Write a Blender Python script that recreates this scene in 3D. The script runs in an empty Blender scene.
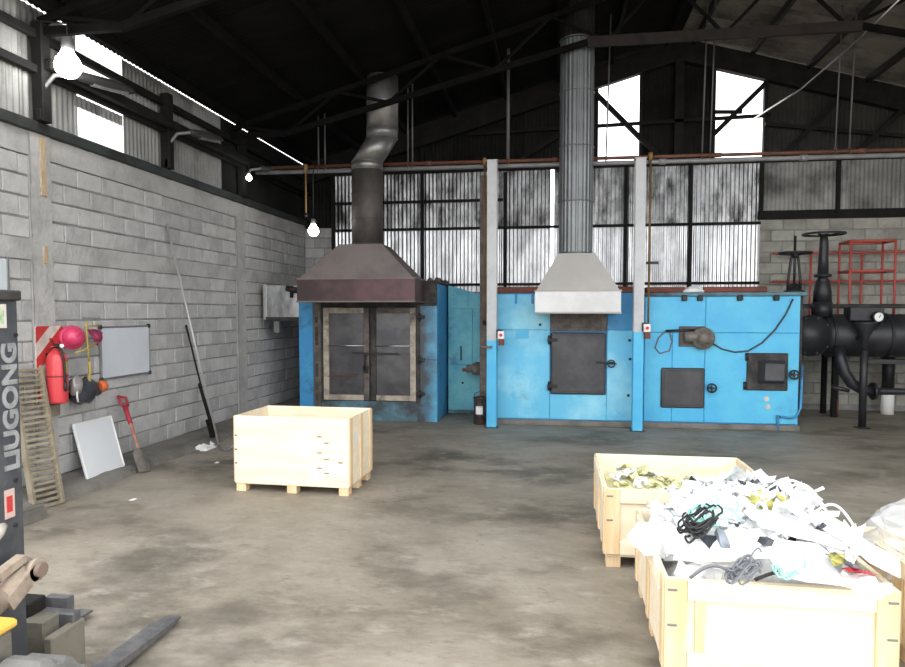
import bpy, bmesh, math, random
from mathutils import Vector, Matrix, noise
R_ = math.radians
scene = bpy.context.scene
C = scene.collection

# ------------------------------------------------------------------ camera, sky, exposure
FPX = 672.0; YAW = R_(8.6); PITCH = R_(2.8); CAMH = 1.8
CX = 452.5; CY = 312.0 + FPX * math.tan(PITCH)
cam_d = bpy.data.cameras.new('camera'); cam = bpy.data.objects.new('camera', cam_d); C.objects.link(cam)
cam.location = (0, 0, CAMH); cam.rotation_euler = (math.pi/2 - PITCH, 0, YAW)
cam_d.sensor_fit = 'HORIZONTAL'; cam_d.sensor_width = 36.0
cam_d.lens = FPX / 905.0 * 36.0
cam_d.shift_y = (CY - 333.5) / 905.0
cam_d.clip_end = 400
scene.camera = cam
world = bpy.data.worlds.new('overcast_sky'); scene.world = world; world.use_nodes = True
wb = world.node_tree.nodes['Background']
wb.inputs[0].default_value = (0.98, 0.985, 1.0, 1); wb.inputs[1].default_value = 1.0
vs = scene.view_settings
vs.view_transform = 'Standard'; vs.look = 'None'; vs.gamma = 1.0; vs.use_curve_mapping = False
vs.exposure = 1.92

# pixel -> direction; the distance always comes from the plane the thing stands on or is fixed to
ROT = Matrix.Rotation(YAW, 3, 'Z') @ Matrix.Rotation(math.pi/2 - PITCH, 3, 'X')
def _dir(px, py): return ROT @ Vector(((px - CX)/FPX, -(py - CY)/FPX, -1))
def onY(px, py, Y):
    v = _dir(px, py); t = Y / v.y; return Vector((v.x*t, Y, CAMH + v.z*t))
def onX(px, py, X):
    v = _dir(px, py); t = X / v.x; return Vector((X, v.y*t, CAMH + v.z*t))
def onZ(px, py, Z=0.0):
    v = _dir(px, py); t = (Z - CAMH) / v.z; return Vector((v.x*t, v.y*t, Z))

# ------------------------------------------------------------------ materials
MATS = {}
def mat(name, col, rough=.6, metal=0.0, col2=None, scale=4.0, lo=.42, hi=.62, bump=0.0, bscale=30.0,
        rnd=0.0, stain=None, sscale=1.2, slo=.52, shi=.7, stretch=(1,1,1), emit=None, estr=0, translucent=0.0,
        transparent=0.0, spec=.4, coat=0.0, deposit=None, extra=None):
    if name in MATS: return MATS[name]
    m = bpy.data.materials.new(name); m.use_nodes = True; MATS[name] = m
    nt = m.node_tree; N = nt.nodes; L = nt.links
    bs = N['Principled BSDF']; out = N['Material Output']
    bs.inputs['Roughness'].default_value = rough; bs.inputs['Metallic'].default_value = metal
    bs.inputs['Specular IOR Level'].default_value = spec
    if coat: bs.inputs['Coat Weight'].default_value = coat
    tc = N.new('ShaderNodeTexCoord'); oi = N.new('ShaderNodeObjectInfo')
    mp = N.new('ShaderNodeMapping'); mp.inputs['Scale'].default_value = stretch
    L.new(tc.outputs['Object'], mp.inputs['Vector'])
    vm = N.new('ShaderNodeVectorMath'); vm.operation = 'ADD'
    mu = N.new('ShaderNodeMath'); mu.operation = 'MULTIPLY'; mu.inputs[1].default_value = 37.0 if rnd else 0.0
    L.new(oi.outputs['Random'], mu.inputs[0]); L.new(mp.outputs[0], vm.inputs[0]); L.new(mu.outputs[0], vm.inputs[1])
    vec = vm.outputs[0]
    def rgb(c):
        n = N.new('ShaderNodeRGB'); n.outputs[0].default_value = (*c, 1); return n.outputs[0]
    def layer(base, c2, sc, a, b, detail=6):
        nz = N.new('ShaderNodeTexNoise'); nz.inputs['Scale'].default_value = sc; nz.inputs['Detail'].default_value = detail
        nz.inputs['Roughness'].default_value = .65
        L.new(vec, nz.inputs['Vector'])
        rp = N.new('ShaderNodeMapRange'); rp.inputs[1].default_value = a; rp.inputs[2].default_value = b
        L.new(nz.outputs['Fac'], rp.inputs[0])
        mx = N.new('ShaderNodeMix'); mx.data_type = 'RGBA'
        L.new(rp.outputs[0], mx.inputs[0]); L.new(base, mx.inputs[6]); L.new(rgb(c2), mx.inputs[7])
        return mx.outputs[2]
    c = rgb(col)
    if col2: c = layer(c, col2, scale, lo, hi)
    if stain: c = layer(c, stain, sscale, slo, shi, 8)
    for (ec_, es_, e0_, e1_) in (extra or ()): c = layer(c, ec_, es_, e0_, e1_, 10)
    if deposit:
        # soot deposit: (colour, axis, from, to) fading with ragged edge along one object axis
        dc_, ax_, d0_, d1_ = deposit
        sx = N.new('ShaderNodeSeparateXYZ'); L.new(tc.outputs['Object'], sx.inputs[0])
        nz = N.new('ShaderNodeTexNoise'); nz.inputs['Scale'].default_value = 5; nz.inputs['Detail'].default_value = 6; L.new(vec, nz.inputs['Vector'])
        ma = N.new('ShaderNodeMath'); ma.operation = 'MULTIPLY_ADD'; ma.inputs[1].default_value = abs(d1_-d0_)*1.4; L.new(nz.outputs['Fac'], ma.inputs[0]); L.new(sx.outputs['XYZ'.index(ax_)], ma.inputs[2])
        mr = N.new('ShaderNodeMapRange'); o_ = abs(d1_-d0_)*.7; mr.inputs[1].default_value = d0_+o_; mr.inputs[2].default_value = d1_+o_; mr.inputs[3].default_value = .95; mr.inputs[4].default_value = 0
        L.new(ma.outputs[0], mr.inputs[0])
        mx = N.new('ShaderNodeMix'); mx.data_type = 'RGBA'; L.new(mr.outputs[0], mx.inputs[0]); L.new(c, mx.inputs[6]); L.new(rgb(dc_), mx.inputs[7]); c = mx.outputs[2]
    if rnd:
        hs = N.new('ShaderNodeHueSaturation'); mr = N.new('ShaderNodeMapRange')
        mr.inputs[3].default_value = 1 - rnd; mr.inputs[4].default_value = 1 + rnd
        L.new(oi.outputs['Random'], mr.inputs[0]); L.new(mr.outputs[0], hs.inputs['Value']); L.new(c, hs.inputs['Color']); c = hs.outputs[0]
    L.new(c, bs.inputs['Base Color'])
    if bump:
        nz = N.new('ShaderNodeTexNoise'); nz.inputs['Scale'].default_value = bscale; nz.inputs['Detail'].default_value = 5
        L.new(vec, nz.inputs['Vector'])
        bp = N.new('ShaderNodeBump'); bp.inputs['Strength'].default_value = bump; bp.inputs['Distance'].default_value = .02
        L.new(nz.outputs['Fac'], bp.inputs['Height']); L.new(bp.outputs[0], bs.inputs['Normal'])
    if emit:
        bs.inputs['Emission Color'].default_value = (*emit, 1); bs.inputs['Emission Strength'].default_value = estr
    sh = bs.outputs[0]
    if translucent:
        tr = N.new('ShaderNodeBsdfTranslucent'); L.new(c, tr.inputs[0])
        ms = N.new('ShaderNodeMixShader'); ms.inputs[0].default_value = translucent
        L.new(sh, ms.inputs[1]); L.new(tr.outputs[0], ms.inputs[2]); sh = ms.outputs[0]
    if transparent:
        tp = N.new('ShaderNodeBsdfTransparent')
        ms = N.new('ShaderNodeMixShader'); ms.inputs[0].default_value = transparent
        L.new(sh, ms.inputs[1]); L.new(tp.outputs[0], ms.inputs[2]); sh = ms.outputs[0]
    L.new(sh, out.inputs[0])
    return m

concrete_floor = mat('concrete_floor', (.31,.278,.228), .6, col2=(.19,.166,.128), scale=1.1, lo=.38, hi=.64, bump=.4, bscale=14,
                     stain=(.075,.067,.055), sscale=.55, slo=.52, shi=.72, stretch=(1,1.5,1),
                     extra=[((.37,.34,.295), 3.2, .56, .76), ((.11,.098,.08), 5.5, .60, .80), ((.14,.126,.105), 16, .58, .80)])
block_grey = mat('block_grey', (.47,.467,.46), .9, col2=(.39,.386,.38), scale=5, bump=.5, bscale=45, rnd=.13, stain=(.28,.275,.265), sscale=2, slo=.58, shi=.8)
mortar = mat('mortar', (.20,.197,.19), .95, col2=(.34,.335,.325), scale=3, bump=.5, bscale=40)
cast_conc = mat('cast_concrete', (.46,.452,.44), .9, col2=(.35,.342,.33), scale=2.2, bump=.6, bscale=18, stain=(.30,.275,.235), sscale=1.6, slo=.56, shi=.74)
rust_streak = mat('rust_streak', (.44,.30,.14), .9, col2=(.46,.44,.40), scale=9, stretch=(1,5,.8))
block_olive = mat('block_olive', (.40,.395,.35), .9, col2=(.31,.305,.265), scale=4, bump=.4, bscale=40, rnd=.14, stain=(.22,.215,.18), sscale=1.4)
kerb_conc = mat('kerb_concrete', (.20,.19,.172), .9, col2=(.13,.122,.108), scale=2.2, bump=.6, bscale=20)
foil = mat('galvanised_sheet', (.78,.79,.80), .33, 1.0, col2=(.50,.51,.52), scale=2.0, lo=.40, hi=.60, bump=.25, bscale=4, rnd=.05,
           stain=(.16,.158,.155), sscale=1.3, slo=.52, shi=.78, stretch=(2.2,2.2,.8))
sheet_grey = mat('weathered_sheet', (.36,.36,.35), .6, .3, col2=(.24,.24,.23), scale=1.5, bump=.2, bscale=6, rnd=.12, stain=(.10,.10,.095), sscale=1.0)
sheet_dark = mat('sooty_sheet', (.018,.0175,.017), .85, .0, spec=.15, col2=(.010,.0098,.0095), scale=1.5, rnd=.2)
sheet_mid = mat('brown_gable_sheet', (.045,.041,.037), .8, spec=.2, col2=(.028,.026,.024), scale=1.5, rnd=.15)
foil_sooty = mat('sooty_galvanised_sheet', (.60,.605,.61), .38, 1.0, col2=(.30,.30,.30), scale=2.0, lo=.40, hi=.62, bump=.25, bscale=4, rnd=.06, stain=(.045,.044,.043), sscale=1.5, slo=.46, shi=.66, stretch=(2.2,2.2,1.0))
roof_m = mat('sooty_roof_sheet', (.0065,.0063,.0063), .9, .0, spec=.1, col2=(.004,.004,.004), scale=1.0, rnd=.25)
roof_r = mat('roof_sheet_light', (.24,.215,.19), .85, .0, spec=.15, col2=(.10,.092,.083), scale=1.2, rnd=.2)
translu = mat('translucent_sheet', (.85,.87,.86), .5, translucent=.75)
steel_dark = mat('sooty_steel', (.010,.0098,.0095), .75, .0, spec=.2, col2=(.018,.017,.016), scale=4)
roof_steel = mat('roof_soot_steel', (.0055,.0053,.0052), .9, spec=.08, col2=(.009,.0085,.008), scale=4)
steel_brown = mat('brown_steel', (.030,.024,.021), .75, .0, spec=.2, col2=(.018,.016,.015), scale=4)
plate_green = mat('wall_plate_paint', (.045,.055,.053), .7, .1, col2=(.03,.03,.03), scale=3)
blue = mat('blue_paint', (.075,.43,.72), .42, col2=(.10,.50,.74), scale=1.6, bump=.12, bscale=5, stain=(.06,.24,.36), sscale=1.3, slo=.60, shi=.80)
sky_blue = mat('sky_blue_paint_with_glare', (.13,.50,.74), .40, col2=(.30,.66,.80), scale=1.1, lo=.46, hi=.66, bump=.12, bscale=5, stain=(.07,.27,.38), sscale=1.7, slo=.60, shi=.80)  # sky blue paint; the lighter noise patches are whitish glare painted into the colour
blue_deep = mat('deep_blue_paint', (.045,.25,.52), .5, col2=(.055,.30,.56), scale=2, stain=(.03,.05,.07), sscale=1.5, slo=.56, shi=.72)
teal_blue = mat('faded_teal_paint', (.17,.50,.56), .55, col2=(.09,.36,.50), scale=2.2, stain=(.07,.13,.15), sscale=2.0, slo=.57, shi=.72)
blue_sooted = mat('blue_paint_with_soot', (.12,.42,.62), .45, col2=(.09,.36,.60), scale=2, bump=.15, bscale=8, deposit=((.05,.045,.043),'X',.93,1.26))
soot_blue = mat('sooty_blue_paint', (.10,.22,.28), .6, col2=(.045,.05,.055), scale=1.8, lo=.38, hi=.60, bump=.2, bscale=10)
soot = mat('soot_black', (.022,.021,.021), .7, col2=(.06,.055,.05), scale=5, bump=.3, bscale=20)
soot_brown = mat('burnt_steel', (.085,.075,.068), .65, .3, col2=(.16,.135,.12), scale=6, bump=.2, bscale=15)
hood_brown = mat('sooty_hood_steel', (.20,.168,.158), .55, .25, col2=(.14,.12,.115), scale=1.3, bump=.1, bscale=6)
hood_rim = mat('burnt_hood_rim', (.055,.038,.038), .5, .3, col2=(.11,.06,.065), scale=1.5)
duct_brown = mat('sooty_duct', (.07,.06,.056), .6, .3, col2=(.12,.105,.098), scale=3, stretch=(1,1,.5))
duct_grey = mat('galvanised_duct', (.32,.31,.30), .42, .7, col2=(.20,.195,.19), scale=3, bump=.3, bscale=10)
hood_grey = mat('zinc_hood', (.30,.29,.27), .5, .3, col2=(.34,.33,.31), scale=1.2)
hood_light = mat('zinc_hood_rim', (.50,.50,.50), .4, .5, col2=(.42,.42,.42), scale=1.5)
flue_grey = mat('zinc_flue', (.22,.235,.24), .45, .6, col2=(.17,.18,.185), scale=2)
frame_cream = mat('scorched_cream_paint', (.42,.37,.30), .6, col2=(.26,.22,.18), scale=6, stain=(.05,.045,.04), sscale=2.5, slo=.56, shi=.68)
door_dark = mat('dark_door_plate', (.062,.062,.068), .33, .6, col2=(.10,.098,.10), scale=2.5, bump=.25, bscale=4, stain=(.15,.09,.075), sscale=2.2, slo=.6, shi=.78)
door_char = mat('charcoal_door', (.060,.060,.064), .5, .4, col2=(.085,.083,.086), scale=3, bump=.4, bscale=5)
iron = mat('dark_iron', (.03,.03,.032), .55, .5, col2=(.05,.045,.042), scale=8)
rod_bright = mat('bright_rod', (.6,.6,.6), .3, 1.0)
rod_dull = mat('dull_rod', (.13,.13,.13), .6, .3)
rust_red = mat('rust_red_steel', (.20,.065,.045), .8, col2=(.13,.05,.04), scale=5)
orange_pipe_m = mat('orange_pipe_paint', (.17,.065,.035), .6, col2=(.10,.05,.035), scale=3)
yellow_pipe_m = mat('ochre_pipe_paint', (.26,.16,.05), .6, col2=(.17,.11,.05), scale=4)
pale_pipe = mat('pale_pipe', (.30,.30,.30), .5, .2, col2=(.22,.22,.22), scale=3)
white_steel = mat('white_post_paint', (.55,.56,.57), .5, col2=(.46,.47,.48), scale=2.5, stain=(.16,.15,.14), sscale=1.6, slo=.60, shi=.75)
vessel_black = mat('black_vessel_paint', (.016,.017,.020), .42, col2=(.026,.027,.03), scale=4)
rail_red = mat('red_rail_paint', (.52,.10,.08), .55, col2=(.40,.09,.07), scale=5)
gauge_white = mat('gauge_face', (.85,.85,.82), .4)
motor_m = mat('grimy_motor', (.15,.135,.115), .6, .2, col2=(.22,.20,.17), scale=12, bump=.3, bscale=30)
wood = mat('plywood', (.80,.68,.49), .7, col2=(.86,.77,.60), scale=2.2, bump=.15, bscale=15, rnd=.06, stretch=(.6,4,4), stain=(.45,.25,.12), sscale=2.0, slo=.64, shi=.80)
wood_v = mat('pine_batten', (.66,.47,.26), .7, col2=(.76,.59,.38), scale=3, bump=.15, bscale=15, rnd=.1, stretch=(4,4,.5), stain=(.42,.22,.10), sscale=3, slo=.64, shi=.78)
wood_grey = mat('weathered_wood', (.30,.26,.19), .85, col2=(.20,.17,.12), scale=5, rnd=.12)
white_plastic = mat('white_plastic', (.85,.86,.86), .45, col2=(.74,.77,.77), scale=7, translucent=.15)
foam_white = mat('white_foam', (.88,.89,.89), .7)
teal_plastic = mat('mint_plastic', (.25,.62,.52), .4, col2=(.45,.74,.68), scale=8)
black_plastic = mat('black_plastic', (.03,.032,.038), .35, col2=(.06,.065,.08), scale=6)
grey_plastic = mat('grey_plastic', (.30,.33,.38), .4, col2=(.16,.18,.22), scale=6)
red_plastic = mat('red_plastic', (.60,.03,.05), .4)
yellow_plastic = mat('yellow_plastic', (.50,.46,.13), .6, col2=(.30,.30,.10), scale=20)
pale_yellow = mat('pale_yellow_plastic', (.72,.70,.42), .5, col2=(.60,.60,.34), scale=12)
clear_film = mat('clear_film', (.72,.74,.75), .22, transparent=.45, translucent=.3, bump=.6, bscale=14)
board_white = mat('whiteboard_face', (.62,.65,.70), .3, col2=(.57,.60,.65), scale=1.2)
panel_white = mat('white_panel', (.70,.73,.75), .4)
ext_red = mat('extinguisher_red', (.62,.055,.065), .35, coat=.3)
sign_red = mat('sign_red', (.50,.035,.035), .5, col2=(.42,.05,.045), scale=8)
sign_white = mat('sign_white', (.62,.58,.53), .6, col2=(.48,.43,.38), scale=8)
pink = mat('helmet_pink', (.60,.045,.13), .35, coat=.3, stain=(.12,.03,.04), sscale=8, slo=.62, shi=.7)
magenta_dark = mat('helmet_maroon', (.22,.025,.07), .4)
strap_y = mat('yellow_strap', (.45,.34,.10), .7)
orange_p = mat('orange_rubber', (.55,.13,.04), .5)
mast_dark = mat('mast_paint', (.045,.050,.058), .5, col2=(.075,.078,.085), scale=7, stain=(.14,.135,.13), sscale=9, slo=.66, shi=.75)
letter_grey = mat('letter_grey', (.30,.31,.31), .6, col2=(.20,.205,.21), scale=14)
yellow_body = mat('forklift_yellow', (.68,.40,.06), .5, col2=(.60,.38,.09), scale=6)
body_grey = mat('dusty_chassis', (.17,.155,.125), .7, col2=(.11,.10,.08), scale=6)
cyl_beige = mat('dusty_cylinder', (.34,.28,.22), .7, col2=(.22,.165,.125), scale=9)
tyre_m = mat('dusty_tyre', (.13,.13,.125), .85, col2=(.18,.175,.165), scale=9)
fork_m = mat('worn_fork_steel', (.11,.112,.118), .55, .4, col2=(.18,.178,.175), scale=9, bump=.3, bscale=25)
bulb_m = mat('lit_bulb', (1,1,1), .4, emit=(1,.98,.94), estr=7)
bulb_s = mat('lit_small_bulb', (1,1,1), .4, emit=(.95,.97,1), estr=6)
lamp_dark = mat('lamp_shell_dark', (.035,.035,.035), .6)
lamp_grey = mat('lamp_housing', (.22,.22,.22), .5, .4)
cable_m = mat('black_cable', (.02,.02,.022), .5)
cable_dk = mat('dark_cable', (.045,.06,.07), .5)
cable_grey = mat('grey_cable', (.16,.17,.19), .5)
cable_white = mat('white_cable', (.75,.76,.77), .5)
label_white = mat('label_white', (.8,.8,.78), .6)
oil_black = mat('drum_black', (.03,.028,.028), .4, col2=(.09,.05,.04), scale=8)

# ------------------------------------------------------------------ mesh builder
WM = {}
class MB:
    def __init__(s): s.v = []; s.f = []; s.mi = []; s.sm = []
    def add(s, vs, fs, mi=0, sm=False):
        b = len(s.v); s.v += [Vector(v) for v in vs]
        for f in fs: s.f.append([b+i for i in f]); s.mi.append(mi); s.sm.append(sm)
        return s
    def box(s, x0, x1, y0, y1, z0, z1, mi=0):
        if x0 > x1: x0, x1 = x1, x0
        if y0 > y1: y0, y1 = y1, y0
        if z0 > z1: z0, z1 = z1, z0
        return s.add([(x0,y0,z0),(x1,y0,z0),(x1,y1,z0),(x0,y1,z0),(x0,y0,z1),(x1,y0,z1),(x1,y1,z1),(x0,y1,z1)],
              [(0,3,2,1),(4,5,6,7),(0,1,5,4),(1,2,6,5),(2,3,7,6),(3,0,4,7)], mi)
    def cbox(s, x0, x1, y0, y1, z0, z1, c=.01, mi=0):
        """box with chamfered edges"""
        if x0 > x1: x0, x1 = x1, x0
        if y0 > y1: y0, y1 = y1, y0
        if z0 > z1: z0, z1 = z1, z0
        c = min(c, (x1-x0)*.45, (y1-y0)*.45, (z1-z0)*.45)
        bm = bmesh.new(); bmesh.ops.create_cube(bm, size=1)
        for v in bm.verts: v.co = Vector(((x0+x1)/2+v.co.x*(x1-x0), (y0+y1)/2+v.co.y*(y1-y0), (z0+z1)/2+v.co.z*(z1-z0)))
        bmesh.ops.bevel(bm, geom=bm.edges[:], offset=c, segments=1, affect='EDGES')
        bm.verts.index_update()
        s.add([v.co.copy() for v in bm.verts], [[v.index for v in f.verts] for f in bm.faces], mi); bm.free(); return s
    def bar(s, p, q, w, h=None, up=(0,0,1), mi=0):
        p = Vector(p); q = Vector(q); h = h or w; d = (q-p).normalized(); up = Vector(up)
        if abs(d.dot(up)) > .98: up = Vector((0,1,0))
        a = d.cross(up).normalized()*w/2; b = a.cross(d).normalized()*h/2
        return s.add([p-a-b,p+a-b,p+a+b,p-a+b,q-a-b,q+a-b,q+a+b,q-a+b],[(0,3,2,1),(4,5,6,7),(0,1,5,4),(1,2,6,5),(2,3,7,6),(3,0,4,7)], mi)
    def cyl(s, p, q, r, n=16, r2=None, mi=0, cap=True, sm=True):
        return s.tube([p,q], r, n, mi, r2=r2, cap=cap, sm=sm)
    def tube(s, pts, r, n=8, mi=0, r2=None, cap=True, sm=True, closed=False):
        pts = [Vector(p) for p in pts]; m = len(pts); b = len(s.v); prev = None
        for i, p in enumerate(pts):
            if closed: d = pts[(i+1)%m]-pts[i-1]
            else: d = pts[min(i+1,m-1)]-pts[max(i-1,0)]
            d.normalize()
            if prev is None:
                u = Vector((0,0,1)) if abs(d.z) < .9 else Vector((1,0,0))
                a = d.cross(u).normalized()
            else:
                a = (prev - d*prev.dot(d)).normalized()
            prev = a; c = d.cross(a)
            rr = (r[i] if isinstance(r, (list,tuple)) else (r if r2 is None else r+(r2-r)*i/(m-1)))
            for k in range(n):
                t = 2*math.pi*k/n; s.v.append(p + a*math.cos(t)*rr + c*math.sin(t)*rr)
        for i in range(m if closed else m-1):
            j = (i+1) % m
            for k in range(n):
                s.f.append([b+i*n+k, b+i*n+(k+1)%n, b+j*n+(k+1)%n, b+j*n+k]); s.mi.append(mi); s.sm.append(sm)
        if cap and not closed:
            s.f.append([b+k for k in range(n)][::-1]); s.mi.append(mi); s.sm.append(False)
            s.f.append([b+(m-1)*n+k for k in range(n)]); s.mi.append(mi); s.sm.append(False)
        return s
    def ring(s, c, axis, R, r, n=24, k=6, mi=0):
        c = Vector(c); ax = Vector(axis).normalized(); u = ax.orthogonal().normalized(); w = ax.cross(u)
        return s.tube([c+u*math.cos(2*math.pi*i/n)*R+w*math.sin(2*math.pi*i/n)*R for i in range(n)], r, k, mi, closed=True)
    def lathe(s, c, axis, prof, n=24, mi=0, sm=True):
        """prof: list of (radius, distance along axis)"""
        c = Vector(c); ax = Vector(axis).normalized()
        return s.tube_prof([c+ax*h for _, h in prof], [max(r_, 1e-4) for r_, _ in prof], ax, n, mi, sm)
    def tube_prof(s, pts, rs, ax, n, mi, sm):
        u = ax.orthogonal().normalized(); w = ax.cross(u); b = len(s.v)
        for p, r in zip(pts, rs):
            for k in range(n):
                t = 2*math.pi*k/n; s.v.append(p+u*math.cos(t)*r+w*math.sin(t)*r)
        for i in range(len(pts)-1):
            for k in range(n):
                s.f.append([b+i*n+k, b+i*n+(k+1)%n, b+(i+1)*n+(k+1)%n, b+(i+1)*n+k]); s.mi.append(mi); s.sm.append(sm)
        s.f.append([b+k for k in range(n)][::-1]); s.mi.append(mi); s.sm.append(False)
        e = b+(len(pts)-1)*n; s.f.append([e+k for k in range(n)]); s.mi.append(mi); s.sm.append(False)
        return s
    def xf(s, M):
        s.v = [M @ v for v in s.v]; return s
    def mesh(s, name, mats):
        me = bpy.data.meshes.new(name); me.from_pydata([tuple(v) for v in s.v], [], s.f)
        for m in (mats if isinstance(mats, (list,tuple)) else [mats]): me.materials.append(m)
        for p, i, k in zip(me.polygons, s.mi, s.sm): p.material_index = i; p.use_smooth = k
        me.update(); return me
    def build(s, name, mats, parent=None, local=False):
        """one mesh object; world coordinates unless local, then the parent's"""
        if parent is not None:
            if not local:
                inv = WM[parent.name].inverted(); s.v = [inv @ v for v in s.v]
            o = bpy.data.objects.new(name, s.mesh(name, mats)); C.objects.link(o); o.parent = parent
            WM[o.name] = WM[parent.name]
        else:
            xs = [v.x for v in s.v]; ys = [v.y for v in s.v]; zs = [v.z for v in s.v]
            c = Vector(((min(xs)+max(xs))/2, (min(ys)+max(ys))/2, min(zs)))
            s.v = [v-c for v in s.v]
            o = bpy.data.objects.new(name, s.mesh(name, mats)); C.objects.link(o); o.location = c
            WM[o.name] = Matrix.Translation(c)
        return o
def thing(name, label, cat, loc, rz=0.0, group=None):
    o = bpy.data.objects.new(name, None); C.objects.link(o); o.location = loc; o.rotation_euler = (0,0,rz)
    o.empty_display_size = .1
    WM[o.name] = Matrix.Translation(Vector(loc)) @ Matrix.Rotation(rz, 4, 'Z')
    return tag(o, label, cat, group)
def tag(o, label, cat, group=None, kind=None):
    if label: o['label'] = label
    if cat: o['category'] = cat
    if group: o['group'] = group
    if kind: o['kind'] = kind
    return o
def structure(o, label=None, cat=None):
    o['kind'] = 'structure'
    if label: o['label'] = label
    if cat: o['category'] = cat
    return o
def root_struct(name, label, cat):
    o = bpy.data.objects.new(name, None); C.objects.link(o); WM[o.name] = Matrix.Identity(4)
    return structure(o, label, cat)
def inst(name, me, parent, loc):
    o = bpy.data.objects.new(name, me); C.objects.link(o); o.parent = parent; o.location = loc; return o

# ------------------------------------------------------------------ dimensions of the hall
XL = -5.05; XR = 9.65; YF = 4.2; YB = 13.2; XRIDGE = 2.25; SL = .285; ZE = 4.80
def roof_z(x): return ZE + (x - XL)*SL if x < XRIDGE else ZE + (XRIDGE-XL)*SL - (x-XRIDGE)*SL
rng = random.Random(7)

# floor
fl = MB().box(-30, 30, -30, 30, -.3, 0).build('floor', concrete_floor)
structure(fl, 'stained bare concrete floor of the hall', 'floor')

def sheet(name, o, u, v, n, ulen, v0, v1, m, parent, per=.076, amp=.009, seg=6):
    """corrugated sheet: waves along u, runs along v from v0(u) to v1(u)"""
    o = Vector(o); u = Vector(u); v = Vector(v).normalized(); n = Vector(n).normalized(); mb = MB()
    k = max(4, int(ulen/per*seg)); b = []
    for i in range(k+1):
        t = ulen*i/k; d = n*amp*math.sin(2*math.pi*t/per)
        a0 = v0(t) if callable(v0) else v0; a1 = v1(t) if callable(v1) else v1
        b += [o+u*t+v*a0+d, o+u*t+v*a1+d]
    mb.add(b, [(2*i, 2*i+2, 2*i+3, 2*i+1) for i in range(k)], sm=True)
    return mb.build(name, m, parent)

# ------------------------------------------------------------------ left wall
core = MB().box(XL-.15, XL-.012, YF, YB+.15, 0, 3.55)
wl = core.build('wall_left', mortar); structure(wl, 'grey concrete block wall on the left with corrugated sheets on top', 'wall')
def block_mesh(name, L, Hh, T=.10, c=.008):
    mb = MB().cbox(-T, 0, -L/2, L/2, -Hh/2, Hh/2, c); return mb.mesh(name, block_grey)
rows = [.11+.2*k for k in range(11)] + [2.51+.2025*k for k in range(4)]
PIL = [(5.90, 6.17), (10.20, 10.47)]
spans = [(YF, 5.90), (6.17, 10.20), (10.47, YB)]
cache = {}; cand = []
for ri, z0 in enumerate(rows):
    off = (6.57 if ri % 2 == 0 else 6.77)
    for (a, b) in spans:
        y = off - .4*math.ceil((off - a)/.4)
        while y < b:
            ya = max(y, a); yb = min(y+.4, b)
            if yb - ya > .05: cand.append((ya, yb, z0, ri))
            y += .4
vis = [c for c in cand if c[1] > 5.2]; vis.sort(key=lambda c: c[0]); near = vis[:296]
rest = [c for c in cand if c not in near]
for (ya, yb, z0, ri) in near:
    L = round(yb-ya-.014, 2)
    if L not in cache: cache[L] = block_mesh('concrete_block', L, .184)
    o = inst('concrete_block', cache[L], wl, Vector((XL + rng.uniform(-.004, .006), (ya+yb)/2, z0+.1)) - wl.location)
    o.rotation_euler = (rng.uniform(-.006,.006), 0, rng.uniform(-.008,.008))
mb = MB()
for (ya, yb, z0, ri) in rest: mb.cbox(XL-.1, XL+rng.uniform(-.004,.006), ya+.007, yb-.007, z0+.008, z0+.192, .008)
o = mb.build('concrete_block_remainder', block_grey, wl); o['kind'] = 'stuff'
def rough_band(y0, y1, z0, z1, along, proud=.012, seed=0):
    mb = MB(); nu = max(2, int(((y1-y0) if along == 'y' else (z1-z0))/.12)); k = 3
    verts = []
    for i in range(nu+1):
        t = i/nu
        for j in range(k+1):
            s_ = j/k
            y = y0+(y1-y0)*(t if along == 'y' else s_); z = z0+(z1-z0)*(s_ if along == 'y' else t)
            e = noise.noise(Vector((y*3+seed, z*3, seed)))*.012
            if along == 'y' and j in (0, k): z += noise.noise(Vector((y*5, seed, j)))*.018
            if along == 'z' and j in (0, k): y += noise.noise(Vector((seed, z*5, j)))*.018
            verts.append((XL+proud+e*.6, y, z))
    fs = []
    for i in range(nu):
        for j in range(k):
            a = i*(k+1)+j; q = (a, a+k+1, a+k+2, a+1); fs.append(q if along == 'y' else q[::-1])
    mb.add(verts, fs, sm=True)
    # edges back to the core
    bnd = [(XL+proud-.05)]
    mb.box(XL-.06, XL+proud-.012, y0, y1, z0, z1)
    return mb
rough_band(YF, YB, 2.31, 2.51, 'y', .010, 3).build('bond_beam', cast_conc, wl)
rough_band(YF, YB, 3.32, 3.55, 'y', .012, 9).build('top_beam', cast_conc, wl)
for i, (a, b) in enumerate(PIL):
    p = rough_band(a, b, .05, 3.55, 'z', .022, 15+i).build('pilaster', cast_conc, wl)
MB().cbox(XL+.02, XL+.034, 6.02, 6.10, 2.95, 3.53, .004).build('rust_streak', rust_streak, wl)
MB().cbox(XL+.02, XL+.034, 6.03, 6.09, 2.28, 2.46, .004).build('rust_streak', rust_streak, wl)
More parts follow.
